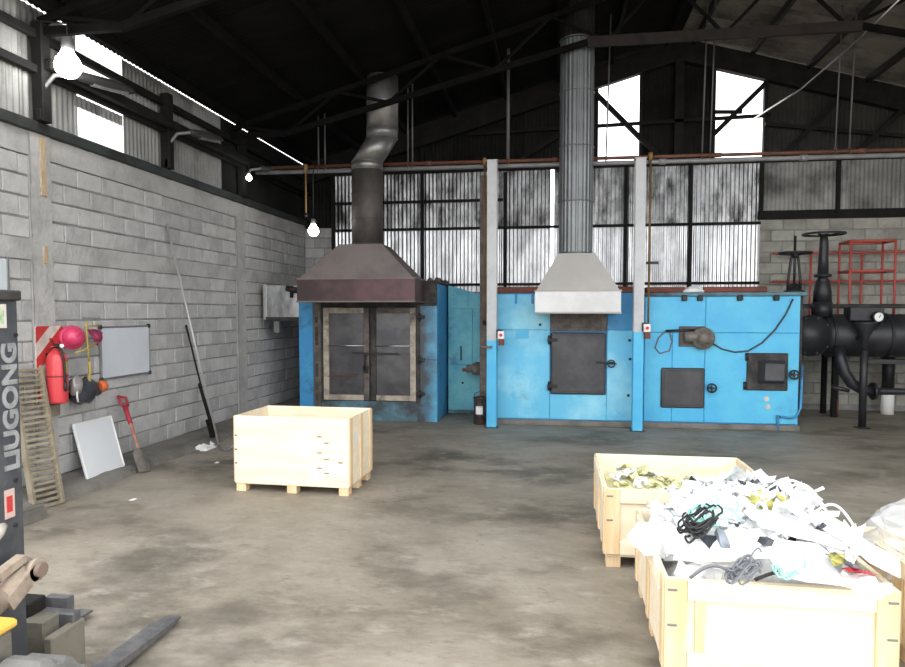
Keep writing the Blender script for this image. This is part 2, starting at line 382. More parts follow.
# sheets above the blocks
MB().cbox(XL-.14, XL+.06, YF, YB, 3.55, 3.66, .01).build('wall_plate', plate_green, wl)
y = YF
edges = [YF, 4.9, 5.35, 5.85, 6.6, 7.0, 7.42, 8.2, 9.0, 9.8, 10.6, 11.4, 12.2, YB]
for a, b in zip(edges, edges[1:]):
    if 6.55 < a < 7.2:
        sheet('translucent_sheet', (XL-.03, a, 0), (0,1,0), (0,0,1), (1,0,0), b-a, 3.62, 4.00, translu, wl)
        sheet('corrugated_sheet', (XL-.03, a, 0), (0,1,0), (0,0,1), (1,0,0), b-a, 4.00, 4.12, sheet_grey, wl)
        sheet('translucent_sheet', (XL-.03, a, 0), (0,1,0), (0,0,1), (1,0,0), b-a, 4.50, 4.79, translu, wl)
    else:
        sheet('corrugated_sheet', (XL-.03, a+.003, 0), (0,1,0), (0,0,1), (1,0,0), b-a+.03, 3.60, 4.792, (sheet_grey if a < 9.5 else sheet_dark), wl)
for z in (4.12, 4.46):
    MB().cbox(XL+.0, XL+.07, YF, YB, z, z+.08, .006).build('girt', steel_dark, wl)
MB().cbox(XL+.10, XL+.20, 6.0, YB, 4.16, 4.26, .01).build('conduit_beam', steel_dark, wl)
for yy in (6.03, 8.2, 10.33):
    MB().cbox(XL+.0, XL+.12, yy-.06, yy+.06, 3.66, 4.62, .006).build('steel_stub', steel_dark, wl)

# kerb along the foot of the left wall
mb = MB(); nseg = 44; vv = []
for i in range(nseg+1):
    yy = YF + (YB-YF)*i/nseg; e = noise.noise(Vector((yy*1.7, 3, 1)))*.05; h = .085+noise.noise(Vector((yy*2.1, 8, 1)))*.02
    vv += [(XL-.02, yy, 0), (XL-.02, yy, h+.02), (XL+.36+e, yy, h), (XL+.43+e, yy, h-.03), (XL+.47+e*1.5, yy, 0)]
mb.add(vv, [(5*i+j, 5*i+j+1, 5*i+j+6, 5*i+j+5) for i in range(nseg) for j in range(4)])
k = mb.build('trim_1', kerb_conc); structure(k, 'broken concrete kerb along the foot of the block wall', 'kerb')

# ------------------------------------------------------------------ back wall
wbk = MB().box(XL, -4.42, YB+.012, YB+.15, 0, 3.5).box(-4.42, 3.74, YB+.012, YB+.15, 0, 2.2).box(3.74, XR, YB+.012, YB+.15, 0, 3.55).build('wall_back', mortar)
structure(wbk, 'rear wall of blocks and corrugated metal sheets with two open gable windows', 'wall')
bcache = {}
def back_block(xa, xb, z0, m):
    L = round(xb-xa-.014, 2)
    if (L, m.name) not in bcache: bcache[(L, m.name)] = MB().cbox(-L/2, L/2, 0, .1, -.092, .092, .008).mesh('concrete_block', m)
    inst('concrete_block', bcache[(L, m.name)], wbk, Vector(((xa+xb)/2, YB+rng.uniform(-.005,.004), z0+.1))-wbk.location)
for r in range(17):
    for (a, b, m) in ((XL+.01, -4.42, block_grey), (3.74, 6.9, block_olive)):
        x = a - (.2 if r % 2 else 0)
        while x < b:
            xa = max(x, a); xb = min(x+.4, b)
            if xb-xa > .05: back_block(xa, xb, .1+.2*r, m)
            x += .4
rb = MB()
for r in range(17):
    x = 6.9 - (.2 if r % 2 else 0)
    while x < XR:
        rb.cbox(max(x,6.9)+.007, min(x+.4,XR)-.007, YB, YB+.1, .1+.2*r+.008, .1+.2*r+.192, .008); x += .4
o = rb.build('concrete_block_remainder', block_olive, wbk); o['kind'] = 'stuff'
MB().cbox(3.70, XR, YB-.03, YB+.1, 3.5, 3.66, .01).build('lintel_beam', steel_dark, wbk)
# lower band of sheets
lowe = [-4.42, -3.7, -3.0, -2.30, -1.6, -.95, -.09]
for a, b in zip(lowe, lowe[1:]):
    sheet('corrugated_sheet', (a+.002, YB+.02, 0), (1,0,0), (0,0,1), (0,-1,0), b-a+(.03 if b < 3.7 and b > -.05 or b < -.2 else 0), 2.15, 3.47, foil, wbk)
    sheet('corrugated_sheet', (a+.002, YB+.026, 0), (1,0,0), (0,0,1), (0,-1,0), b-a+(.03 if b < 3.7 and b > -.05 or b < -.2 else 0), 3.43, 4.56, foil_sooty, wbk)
lowe = [-.02, .75, 1.30, 2.05, 2.50, 3.10, 3.72]
for a, b in zip(lowe, lowe[1:]):
    sheet('corrugated_sheet', (a+.002, YB+.02, 0), (1,0,0), (0,0,1), (0,-1,0), b-a+(.03 if b < 3.7 and b > -.05 or b < -.2 else 0), 2.15, 3.47, foil, wbk)
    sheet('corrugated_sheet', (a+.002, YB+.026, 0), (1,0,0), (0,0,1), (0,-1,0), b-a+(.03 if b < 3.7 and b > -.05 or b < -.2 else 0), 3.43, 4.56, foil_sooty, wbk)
x = 3.74
while x < XR-.1:
    b = min(x+.75, XR); sheet('corrugated_sheet', (x+.002, YB+.02, 0), (1,0,0), (0,0,1), (0,-1,0), b-x+.03, 3.6, 4.56, sheet_grey, wbk); x = b
sheet('corrugated_sheet', (XL-.15, YB+.02, 0), (1,0,0), (0,0,1), (0,-1,0), XL*-1-4.40+.15, 3.45, 4.56, sheet_dark, wbk)
# gable sheets, leaving the two windows open
ge = [XL-.12, -4.3, -3.55, -2.8, -2.05, -1.3, -.6, .1, .77, 1.56, 2.25, 2.90, 3.75, 4.5, 5.25, 6.0, 6.75, 7.5, 8.25, 9.0, XR]
for a, b in zip(ge, ge[1:]):
    if abs(a-.77) < .01 or abs(a-2.90) < .01: continue
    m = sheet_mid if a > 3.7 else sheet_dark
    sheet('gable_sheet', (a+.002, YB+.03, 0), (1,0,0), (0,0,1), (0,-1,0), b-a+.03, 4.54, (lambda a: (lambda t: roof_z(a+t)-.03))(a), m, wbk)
for (x0, x1) in ((XL, XRIDGE), (XRIDGE, XR)):
    z0, z1 = roof_z(x0), roof_z(x1)
    mb = MB().add([(x0,YB-.16,z0-.46),(x1,YB-.16,z1-.46),(x1,YB-.02,z1-.46),(x0,YB-.02,z0-.46),(x0,YB-.16,z0-.06),(x1,YB-.16,z1-.06),(x1,YB-.02,z1-.06),(x0,YB-.02,z0-.06)],
              [(0,3,2,1),(4,5,6,7),(0,1,5,4),(1,2,6,5),(2,3,7,6),(3,0,4,7)])
    mb.build('gable_rafter', steel_dark, wbk)
def wbar(name, p, q, w=.07, m=steel_dark): return MB().bar(p, q, w).build(name, m, wbk)
for z, xa, xb in ((3.44, -4.42, 3.74), (4.56, XL, XR), (3.98, -4.42, -1.0), (2.34, -4.42, 3.74)): wbar('girt', (xa, YB-.03, z), (xb, YB-.03, z), .048)
for xp, zt in ((-4.42, 4.56), (-2.59, 5.2), (-.95, 4.5), (1.32, 4.56), (2.50, 4.56), (3.74, 4.56), (5.05, 4.56)): wbar('steel_post', (xp, YB-.05, 2.1 if xp < 3.7 else 3.6), (xp, YB-.05, zt), .062)
wbar('gable_post', (2.25, YB-.07, 4.56), (2.25, YB-.07, 6.5), .16)
for xp in (.73, 1.58, 2.86, 3.79): wbar('window_post', (xp, YB-.02, 4.56), (xp, YB-.02, roof_z(xp)-.4), .06)
wbar('window_sill', (.70, YB-.02, 4.585), (1.62, YB-.02, 4.585), .05, pale_pipe); wbar('window_sill', (2.83, YB-.02, 4.585), (3.82, YB-.02, 4.585), .05, pale_pipe)
def gY(px, py, Y=YB-.12): return onY(px, py, Y)
wbar('brace', gY(590, 88), gY(662, 160), .085); wbar('brace', gY(767, 82), gY(712, 136), .085)
wbar('brace', gY(838, 100), gY(783, 156), .085); wbar('brace', gY(902, 110), gY(858, 152), .085); wbar('brace', gY(560, 135), gY(520, 160), .07)
p = gY(596, 128); q = gY(676, 118); wbar('gable_girt', (p.x-2.4, p.y, p.z-.02), (3.85, p.y, q.z-.02), .06)
wbar('gable_girt', gY(715, 112), gY(742, 112), .06); wbar('gable_girt', gY(765, 124), gY(905, 136), .06)

# right wall (outside the frame) and roof
wr = MB().cbox(XR, XR+.15, YF, YB+.15, 0, 4.7, .01).build('wall_right', block_olive); structure(wr, 'plain block wall on the far right side', 'wall')
ceil = root_struct('ceiling', 'dark sooty corrugated metal roof on steel purlins', 'roof')
ln = math.sqrt(1+SL*SL); yy = YF
while yy < YB+.1:
    b = min(yy+.8, YB+.12)
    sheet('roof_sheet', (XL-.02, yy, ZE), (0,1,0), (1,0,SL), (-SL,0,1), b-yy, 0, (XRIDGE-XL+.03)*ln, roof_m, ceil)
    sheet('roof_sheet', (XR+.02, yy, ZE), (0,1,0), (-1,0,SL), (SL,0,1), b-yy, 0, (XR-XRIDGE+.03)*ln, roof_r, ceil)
    yy = b
MB().add([(XRIDGE-.3, YF, roof_z(XRIDGE-.3)+.03),(XRIDGE, YF, roof_z(XRIDGE)+.05),(XRIDGE+.3, YF, roof_z(XRIDGE+.3)+.03),
          (XRIDGE-.3, YB+.1, roof_z(XRIDGE-.3)+.03),(XRIDGE, YB+.1, roof_z(XRIDGE)+.05),(XRIDGE+.3, YB+.1, roof_z(XRIDGE+.3)+.03)], [(0,3,4,1),(1,4,5,2)]).build('ridge_cap', roof_m, ceil)
for s_ in (-1, 1):
    for i in range(8):
        x = XRIDGE + s_*(.25 + i*.98); z = roof_z(x)-.075
        MB().cbox(x-.03, x+.03, YF, YB, z-.06, z+.06, .005).build('purlin', roof_steel if s_ < 0 else steel_brown, ceil)

# roof trusses
def truss(Y, label):
    t = thing('roof_truss', label, 'truss', (XRIDGE, Y, 4.5), 0, 'roof trusses')
    top = lambda x: roof_z(x)-.19
    for (x0, x1) in ((XL+.06, XRIDGE), (XRIDGE, XR-.06)): MB().bar((x0,Y,top(x0)), (x1,Y,top(x1)), .06, .07).build('top_chord', roof_steel, t)
    B = [(XL+.06, 4.53), (-4.10, 4.53), (.44, 5.64), (2*XRIDGE-.44, 5.64), (2*XRIDGE+4.10, 4.53), (XR-.06, 4.53)]
    for i, (a, b) in enumerate(zip(B, B[1:])): MB().bar((a[0],Y,a[1]), (b[0],Y,b[1]), .06, .08 if i != 2 else .14).build('bottom_chord', steel_brown if i == 2 else roof_steel, t)
    def bot(x):
        for a, b in zip(B, B[1:]):
            if a[0] <= x <= b[0]: return a[1]+(b[1]-a[1])*(x-a[0])/(b[0]-a[0])
    n = 18; xs = [XL+.2+(XR-XL-.4)*i/n for i in range(n+1)]
    for i in range(n):
        a, b = xs[i], xs[i+1]
        p, q = ((a, bot(a)), (b, top(b))) if i % 2 else ((a, top(a)), (b, bot(b)))
        MB().bar((p[0],Y,p[1]), (q[0],Y,q[1]), .04).build('web', roof_steel, t)
truss(9.95, 'dark steel roof truss crossing in front of the flue pipes')
truss(6.03, 'dark steel roof truss nearest the camera at the top left corner')

# ------------------------------------------------------------------ left furnace
def panel(parent, name, x0, x1, z0, z1, y, m, t=.02, c=.006): return MB().cbox(x0, x1, y-t, y, z0, z1, c).build(name, m, parent)
FY = 10.75
lf = thing('furnace', 'blue and soot-stained furnace with two cream-framed doors behind the wooden crate', 'furnace', (-3.05, 11.6, 0))
MB().cbox(-4.23, -1.88, FY+.02, 12.5, 0, 2.27, .015).build('body', blue_deep, lf)
panel(lf, 'corner_panel', -4.23, -3.98, .0, 2.27, FY+.02, blue_deep)
panel(lf, 'front_panel', -2.20, -1.88, .0, 1.02, FY+.02, blue_sooted); panel(lf, 'front_panel', -2.20, -1.88, 1.025, 2.27, FY+.02, blue_sooted)
panel(lf, 'front_panel', -3.98, -2.20, .0, .33, FY+.02, soot_blue)
MB().cbox(-3.98, -1.88, FY-.01, FY+.03, 1.9, 2.27, .008).build('lintel', soot, lf)
# slotted strip left of the doors
ss = MB().cbox(-3.97, -3.84, FY-.03, FY+.02, .06, 1.95, .006).build('slotted_strip', soot_brown, lf)
for z, h in ((1.62,.10),(1.25,.30),(.72,.22),(.5,.10),(.32,.12),(.18,.06)): MB().cbox(-3.935, -3.885, FY-.036, FY-.028, z, z+h, .003).build('slot', soot, ss)
MB().cbox(-3.84, -3.80, FY-.02, FY+.02, .3, 1.92, .005).build('door_jamb', soot, lf)
MB().cbox(-2.22, -2.16, FY-.02, FY+.02, .3, 1.92, .005).build('door_jamb', soot, lf)
MB().cbox(-3.98, -2.16, FY+.002, FY+.021, .25, 1.98, .003).build('door_recess', soot, lf)
def framed_door(x0, x1, z0, z1, fw):
    d = MB().cbox(x0+.05, x1-.05, FY-.02, FY+.02, z0+.05, z1-.05, .004).build('door', door_dark, lf)
    f0, f1, ft, fb = fw
    MB().cbox(x0, x0+.095, FY-.05, FY+.0, z0, z1, .006).build('frame_stile', f0, d); MB().cbox(x1-.095, x1, FY-.05, FY+.0, z0, z1, .006).build('frame_stile', f1, d)
    MB().cbox(x0+.095, x1-.095, FY-.05, FY+.0, z1-.09, z1, .006).build('frame_rail', ft, d); MB().cbox(x0+.095, x1-.095, FY-.05, FY+.0, z0, z0+.09, .006).build('frame_rail', fb, d)
    MB().cyl((x0+.08, FY-.055, 1.245), (x1-.05, FY-.055, 1.245), .011, 8).build('tie_rod', rod_bright, d)
    return d
d1 = framed_door(-3.79, -3.005, .34, 1.87, (frame_cream, soot_brown, frame_cream, frame_cream))
d2 = framed_door(-2.985, -2.225, .34, 1.87, (soot, frame_cream, soot_brown, frame_cream))
MB().bar((-3.28,FY-.07,1.13), (-2.98,FY-.07,1.12), .035, .03).build('latch_bar', iron, d1)
MB().bar((-3.0,FY-.075,1.12), (-2.52,FY-.075,1.115), .035, .03).build('latch_bar', iron, d2)
MB().cyl((-3.06,FY-.05,1.10),(-3.06,FY-.13,1.10),.03,10).cyl((-3.06,FY-.12,1.10),(-3.06,FY-.12,.85),.016,8).build('latch_handle', iron, d1)
MB().cbox(-3.10,-3.02,FY-.09,FY-.04,.80,.92,.01).build('lock_box', iron, d1)
MB().bar((-3.72,FY-.03,.735), (-3.2,FY-.03,.765), .07, .012).build('rust_band', rust_red, d1)
for z in (1.72, 1.02, .46):
    MB().cyl((-2.16,FY-.045,z-.06),(-2.16,FY-.045,z+.06),.022,10).cbox(-2.24,-2.08,FY-.035,FY-.015,z-.03,z+.03,.005).build('hinge', iron, lf)
# junk and rim along the top
MB().cbox(-4.25, -1.86, FY-.0, 12.52, 2.26, 2.31, .01).build('roof_edge', soot, lf)
mb = MB()
for i in range(9):
    x = rng.uniform(-2.08,-1.9); yv = rng.uniform(10.8,12.2); r = rng.uniform(.03,.06)
    mb.lathe((x,yv,2.3), (rng.uniform(-.3,.3),rng.uniform(-.3,.3),1), [(r,0),(r*1.15,.03),(r*.6,.06),(.01,.075)], 8)
o = mb.build('slag_crumbs', soot_brown, lf); o['kind'] = 'stuff'

def hood(root, x0, x1, y0, y1, zb, zr, tx0, tx1, ty0, ty1, zt, mrim, mtop, lip=.02):
    def shell(rings, t):
        mb = MB(); vv = []
        for (a,b,c,d,z) in rings: vv += [(a,c,z),(b,c,z),(b,d,z),(a,d,z)]
        for (a,b,c,d,z) in reversed(rings): vv += [(a+t,c+t,z),(b-t,c+t,z),(b-t,d-t,z),(a+t,d-t,z)]
        n = len(rings)*2
        fs = [(4*i+k, 4*i+(k+1)%4, 4*((i+1)%n)+(k+1)%4, 4*((i+1)%n)+k) for i in range(n) for k in range(4)]
        return mb.add(vv, fs)
    shell([(x0,x1,y0,y1,zb),(x0,x1,y0,y1,zr)], .015).build('hood_rim', mrim, root)
    shell([(x0+.012,x1-.012,y0+.012,y1-.012,zr-.004),(tx0,tx1,ty0,ty1,zt)], .012).build('hood_slope', mtop, root)
    e = MB()
    for z in (zb, zr):
        e.box(x0-lip/2,x1+lip/2,y0-lip/2,y0,z-.012,z+.012); e.box(x0-lip/2,x0,y0,y1,z-.012,z+.012); e.box(x1,x1+lip/2,y0,y1,z-.012,z+.012)
    e.build('hood_flange', mtop, root)
hl = thing('extraction_hood', 'brown sooty tapered hood with a kinked duct above the cream-framed furnace doors', 'hood', (-3.0, 10.35, 1.95))
hood(hl, -3.92, -2.07, 9.9, 10.70, 1.96, 2.31, -3.30, -2.62, 10.08, 10.62, 2.845, hood_rim, hood_brown)
MB().cyl((-2.92,10.35,2.83),(-2.92,10.35,4.02),.245,28).build('duct_section', duct_brown, hl)
MB().ring((-2.92,10.35,2.86),(0,0,1),.25,.014,28).build('duct_collar', duct_brown, hl)
for z in (3.25, 3.65, 4.02): MB().ring((-2.92,10.35,z),(0,0,1),.247,.008,28).build('duct_seam', duct_grey if z > 4 else duct_brown, hl)
for za, xa, zb_, xb in ((4.02,-2.92,4.14,-2.92),(4.14,-2.92,4.50,-2.68),(4.50,-2.68,4.66,-2.67)):
    MB().tube_prof([Vector((xa,10.35,za)),Vector((xb,10.35,zb_))], [.246,.246], Vector((0,0,1)), 24, 0, True).build('elbow_gore', duct_grey, hl)
MB().cyl((-2.67,10.35,4.66),(-2.67,10.35,5.44),.245,28).build('duct_section', duct_grey, hl)
for c_, ax in (((-2.92,10.35,4.14),(0,0,1)),((-2.68,10.35,4.50),(0,0,1)),((-2.67,10.35,4.66),(0,0,1)),((-2.67,10.35,5.05),(0,0,1))): MB().ring(c_, ax, .247, .008, 28).build('duct_seam', duct_grey, hl)

# blower duct between left furnace and the wall
bl = thing('blower_duct', 'dented galvanised box duct between the block wall and the left furnace', 'duct', (-4.6, 11.2, 1.4))
p = onY(264, 285, 10.95); q = onY(300, 320, 10.95)
MB().cbox(p.x, -4.24, 10.95, 11.45, q.z+.02, p.z, .012).build('duct_box', foil, bl)
MB().cbox(p.x+.02, -4.24, 10.93, 11.47, q.z-.02, q.z+.05, .01).build('bottom_flange', soot, bl)
MB().cbox(p.x-.015, p.x+.04, 10.93, 11.47, q.z, p.z+.02, .01).build('end_flange', hood_light, bl)
MB().cbox(p.x+.14, p.x+.24, 11.0, 11.2, q.z-.22, q.z, .01).build('bracket', lamp_grey, bl)
MB().cyl((-4.5,10.9,p.z-.06),(-4.3,10.9,p.z-.10),.05,12).cyl((-4.42,10.92,p.z-.02),(-4.42,10.92,p.z-.22),.03,10).build('damper_valve', iron, bl)

# connecting section between the furnaces
cn = thing('connecting_chamber', 'faded teal sheet-metal chamber set back between two blue furnaces', 'furnace', (-1.4, 12.0, 0))
CYY = 11.75
MB().add([(-1.852,CYY,0),(-1.0,CYY,0),(-1.0,12.6,0),(-1.852,12.6,0),(-1.852,CYY,2.27),(-1.0,CYY,2.02),(-1.0,12.6,2.02),(-1.852,12.6,2.27)],
         [(0,3,2,1),(4,5,6,7),(0,1,5,4),(1,2,6,5),(2,3,7,6),(3,0,4,7)]).build('body', teal_blue, cn)
panel(cn, 'sheet', -1.84, -1.10, .10, .86, CYY, teal_blue); panel(cn, 'sheet', -1.848, -1.42, .88, 1.86, CYY, teal_blue); panel(cn, 'sheet', -1.415, -1.02, .88, 1.86, CYY, teal_blue)
MB().add([(-1.848,CYY-.02,1.875),(-1.5,CYY-.02,1.875),(-1.5,CYY-.02,2.16),(-1.848,CYY-.02,2.26),(-1.848,CYY,1.875),(-1.5,CYY,1.875),(-1.5,CYY,2.16),(-1.848,CYY,2.26)],[(0,1,2,3),(0,4,5,1),(1,5,6,2),(2,6,7,3),(3,7,4,0)]).build('sheet', teal_blue, cn)
MB().add([(-1.495,CYY-.02,1.875),(-1.02,CYY-.02,1.875),(-1.02,CYY-.02,2.02),(-1.495,CYY-.02,2.155),(-1.495,CYY,1.875),(-1.02,CYY,1.875),(-1.02,CYY,2.02),(-1.495,CYY,2.155)],[(0,1,2,3),(0,4,5,1),(1,5,6,2),(2,6,7,3),(3,7,4,0)]).build('sheet', teal_blue, cn)
MB().cbox(-1.848,-1.0,CYY-.05,CYY,0,.07,.008).build('plinth', soot_blue, cn)
MB().cyl((-1.59,CYY-.02,.55),(-1.59,CYY-.05,.55),.02,8).build('bolt', iron, cn); MB().cyl((-1.62,CYY-.03,.95),(-1.62,CYY-.03,1.2),.012,8).build('handle', iron, cn)
# burner hanging on its side
p = onY(474, 370, 11.4)
bu = thing('oil_burner', 'grimy oil burner beside the white-topped post', 'burner', (p.x, p.y, p.z-.1))
MB().lathe((p.x-.13,11.4,p.z+.02),(1,0,0),[(.05,0),(.07,.01),(.07,.10),(.10,.11),(.10,.2),(.06,.22),(.06,.3)],14).build('housing', motor_m, bu)
MB().cyl((p.x+.08,11.35,p.z-.08),(p.x+.08,11.35,p.z+.14),.055,12).build('pump', soot_brown, bu)
MB().cyl((p.x-.2,11.4,p.z),(p.x-.1,11.4,p.z),.03,10).build('nozzle', rust_red, bu)
MB().cyl((p.x+.1,11.35,p.z),(p.x+.1,11.72,p.z),.04,10).build('mounting_stub', iron, bu)
# drum
p = onZ(480, 424)
dr = thing('oil_drum', 'small black drum with a white label at the foot of the post', 'drum', p)
MB().lathe(p,(0,0,1),[(.095,0),(.1,.01),(.1,.13),(.105,.14),(.1,.15),(.1,.28),(.105,.29),(.1,.30),(.1,.41),(.106,.42),(.106,.435),(.09,.44),(.088,.425)],20).build('shell', oil_black, dr)
mb = MB(); vv = []
for i in range(7):
    t = R_(-125+i*11)
    for z in (.17,.30): vv.append((p.x+math.cos(t)*.1035, p.y+math.sin(t)*.1035, z))
mb.add(vv, [(2*i,2*i+2,2*i+3,2*i+1) for i in range(6)]).build('label', label_white, dr)
MB().cyl((p.x+.05,p.y-.02,.43),(p.x+.05,p.y-.02,.46),.02,10).build('bung', iron, dr)
MB().tube([(p.x-.1,p.y,.40),(p.x-.08,p.y-.06,.5),(p.x,p.y-.08,.53),(p.x+.08,p.y-.06,.5),(p.x+.1,p.y,.40)],.005,6).build('bail_handle', iron, dr)

# ------------------------------------------------------------------ middle furnace
mf = thing('furnace', 'bright blue furnace with a single charcoal door under the light grey hood', 'furnace', (.24, 11.6, 0))
MB().cbox(-.91, 1.355, FY, 12.5, .0, 2.10, .012).build('body', blue_deep, mf)
xs = [-.90, -.06, .82, 1.355]
panel(mf, 'front_panel', xs[0], xs[1]-.004, .10, 1.515, FY, sky_blue); panel(mf, 'front_panel', xs[0], xs[1]-.004, 1.52, 2.08, FY, sky_blue)
panel(mf, 'front_panel', xs[1], xs[2]-.004, .10, .50, FY, sky_blue); panel(mf, 'soot_panel', xs[1], xs[2]-.004, 1.50, 2.08, FY, soot_brown)
panel(mf, 'front_panel', xs[2], xs[3], .10, 1.515, FY, sky_blue); panel(mf, 'front_panel', xs[2], xs[3], 1.52, 2.08, FY, blue_deep)
MB().cbox(-.93, 1.36, FY-.06, FY+.05, 0, .085, .01).build('plinth', kerb_conc, mf)
MB().cbox(-.93, 1.36, FY+.02, 12.5, 2.10, 2.20, .01).build('top_beam', rust_red, mf)
MB().cbox(-.60, -.40, FY-.03, FY-.018, 1.38, 1.53, .004).build('patch_plate', blue, mf)
MB().cbox(-.055, .81, FY-.034, FY-.016, 1.50, 1.56, .006).build('burnt_ledge', soot_brown, mf)
dd = MB().cbox(-.05, .80, FY-.075, FY-.02, .51, 1.48, .018).build('door', door_char, mf)
MB().cbox(-.02, .77, FY-.082, FY-.07, .55, 1.44, .006).build('door_skin', door_char, dd)
for z in (1.36, .63): MB().cyl((-.065,FY-.06,z-.07),(-.065,FY-.06,z+.07),.028,10).cbox(-.10,.06,FY-.10,FY-.07,z-.025,z+.025,.005).build('hinge', iron, dd)
MB().bar((.66,FY-.10,1.02),(.92,FY-.10,1.015),.04,.03).build('latch_bar', iron, dd)
MB().ring((.88,FY-.12,1.0),(0,1,0),.055,.010,18).cyl((.80,FY-.12,1.0),(.96,FY-.12,1.0),.009,6).build('latch_wheel', iron, dd)
for (x, z) in ((1.16,1.36),(1.17,1.07),(1.15,.50),(-.22,1.60)): MB().cyl((x,FY-.02,z),(x,FY-.045,z),.022,10).build('bolt', iron, mf)
for x in (-.62,-.36): MB().cbox(x, x+.035, FY-.04, FY-.015, 1.93, 2.09, .006).build('lifting_lug', blue_deep, mf)
hm = thing('extraction_hood', 'light grey tapered hood with a tall round flue over the single charcoal door', 'hood', (.33, 10.3, 1.8))
hood(hm, -.28, .95, 9.95, 10.69, 1.79, 2.11, .05, .58, 10.05, 10.57, 2.66, hood_light, hood_grey)
def ribbed(cx, cy, z0, z1, r, n=96):
    mb = MB(); vv = []
    for z in (z0, z1):
        for k_ in range(n):
            t = 2*math.pi*k_/n; rr = r+(.006 if k_ % 4 < 2 else -.003); vv.append((cx+math.cos(t)*rr, cy+math.sin(t)*rr, z))
    fs = [(k_, (k_+1) % n, n+(k_+1) % n, n+k_) for k_ in range(n)] + [tuple(range(n))[::-1], tuple(range(n, 2*n))]
    return mb.add(vv, fs)
zs = [2.66, 3.42, 4.22, 5.02, 5.78, 6.30]
for a, b in zip(zs, zs[1:]): ribbed(.31, 10.31, a, b, .245).build('flue_section', flue_grey if a < 5.5 else steel_dark, hm)
for z in zs[:-1]: MB().ring((.31,10.31,z+.02),(0,0,1),.252,.010,36).build('flue_seam', flue_grey, hm)

# ------------------------------------------------------------------ right furnace
rf = thing('furnace', 'bright blue furnace with two small dark hatches beside the black vessel', 'furnace', (2.5, 11.6, 0))
RY = 10.78
MB().cbox(1.38, 3.66, RY, 12.4, 0, 2.05, .012).build('body', blue_deep, rf)
panel(rf, 'front_panel', 1.39, 1.805, .10, 1.48, RY, blue); panel(rf, 'front_panel', 1.81, 2.29, .10, 1.48, RY, blue); panel(rf, 'front_panel', 1.39, 2.29, 1.485, 2.04, RY, blue)
panel(rf, 'front_panel', 2.295, 3.65, .10, 1.48, RY, blue); panel(rf, 'front_panel', 2.295, 3.65, 1.485, 2.04, RY, blue)
MB().cbox(1.37, 3.74, RY-.06, 12.42, 2.04, 2.10, .01).build('top_lip', soot_blue, rf)
MB().cbox(1.37, 3.68, RY-.06, RY+.02, 0, .085, .01).build('plinth', kerb_conc, rf)
MB().cbox(3.66, 3.70, RY+.02, RY+.08, .05, 2.04, .006).build('corner_strip', soot, rf)
for x in (1.97, 2.2, 2.78, 3.3): MB().cbox(x-.04, x+.04, RY-.075, RY-.01, 1.97, 2.06, .01).build('clamp', iron, rf)
MB().cbox(1.42, 2.02, 10.9, 11.5, 2.10, 2.19, .015).build('roof_slab', rust_red, rf); MB().cbox(2.28, 3.22, 10.9, 11.5, 2.10, 2.19, .015).build('roof_slab', rust_red, rf)
h1 = MB().cbox(1.64, 2.29, RY-.06, RY-.02, .32, .94, .02).build('hatch', door_char, rf)
MB().cbox(1.68, 2.25, RY-.07, RY-.055, .36, .90, .01).build('hatch_skin', door_char, h1)
def knobw(x, z, par):
    MB().ring((x,RY-.10,z),(0,1,0),.065,.014,20).cyl((x-.06,RY-.10,z),(x+.06,RY-.10,z),.01,6).cyl((x,RY-.10,z-.06),(x,RY-.10,z+.06),.01,6).cyl((x,RY-.01,z),(x,RY-.11,z),.02,10).build('hand_knob', iron, par)
knobw(2.385, .64, h1)
h2 = MB().cbox(2.90, 3.49, RY-.05, RY-.02, .61, 1.18, .012).build('hatch', soot, rf)
mb = MB(); a = (3.06, 3.45, .72, 1.07); b = (3.12, 3.39, .78, 1.03)
mb.add([(a[0],RY-.05,a[2]),(a[1],RY-.05,a[2]),(a[1],RY-.05,a[3]),(a[0],RY-.05,a[3]),(b[0],RY-.20,b[2]),(b[1],RY-.20,b[2]),(b[1],RY-.20,b[3]),(b[0],RY-.20,b[3])],
       [(4,5,6,7),(0,1,5,4),(1,2,6,5),(2,3,7,6),(3,0,4,7)]).build('hopper_cover', door_char, h2)
for (x, z) in ((2.90,1.12),(2.88,.68)): MB().cyl((x,RY-.04,z-.06),(x,RY-.04,z+.06),.025,10).build('hinge', iron, h2)
knobw(3.56, .86, h2)
mo = MB().cbox(1.90, 2.28, RY-.05, RY-.02, 1.27, 1.58, .008).build('motor_plate', soot_brown, rf)
MB().lathe((2.24,RY-.05,1.40),(0,-1,0),[(.17,0),(.17,.10),(.15,.12),(.09,.14),(.09,.17),(.02,.18)],20).build('fan_housing', motor_m, mo)
MB().lathe((1.96,RY-.10,1.42),(1,0,0),[(.05,0),(.085,.01),(.085,.2),(.06,.22)],14).build('motor', motor_m, mo)
MB().cyl((1.70,RY-.06,1.51),(2.2,RY-.06,1.53),.018,8).build('feed_pipe', iron, mo)
for pts in ([(1.70,1.51),(1.60,1.40),(1.55,1.25),(1.62,1.16),(1.76,1.2),(1.80,1.34),(1.76,1.5)],):
    MB().tube([(x,RY-.035,z) for x, z in pts], .012, 6).build('hose', cable_grey, rf)
pp = [(712,343),(722,349),(735,352),(748,351),(762,343),(775,330),(786,314),(793,299)]
MB().tube([onY(x,y_,RY-.04) for x,y_ in pp], .013, 6).build('cable', cable_dk, rf)
MB().tube([(3.36,RY-.05,.02),(3.36,RY-.05,.24),(3.40,RY-.05,.22),(3.52,RY-.05,.20),(3.62,RY-.05,.22),(3.68,RY-.05,.36),(3.69,RY-.05,1.0)], .018, 8).build('drain_pipe', blue_deep, rf)
MB().cbox(2.60,2.67,RY-.026,RY-.018,.42,.50,.02).cbox(2.70,2.76,RY-.026,RY-.018,.30,.36,.02).build('paint_scar', sign_white, rf) if False else None
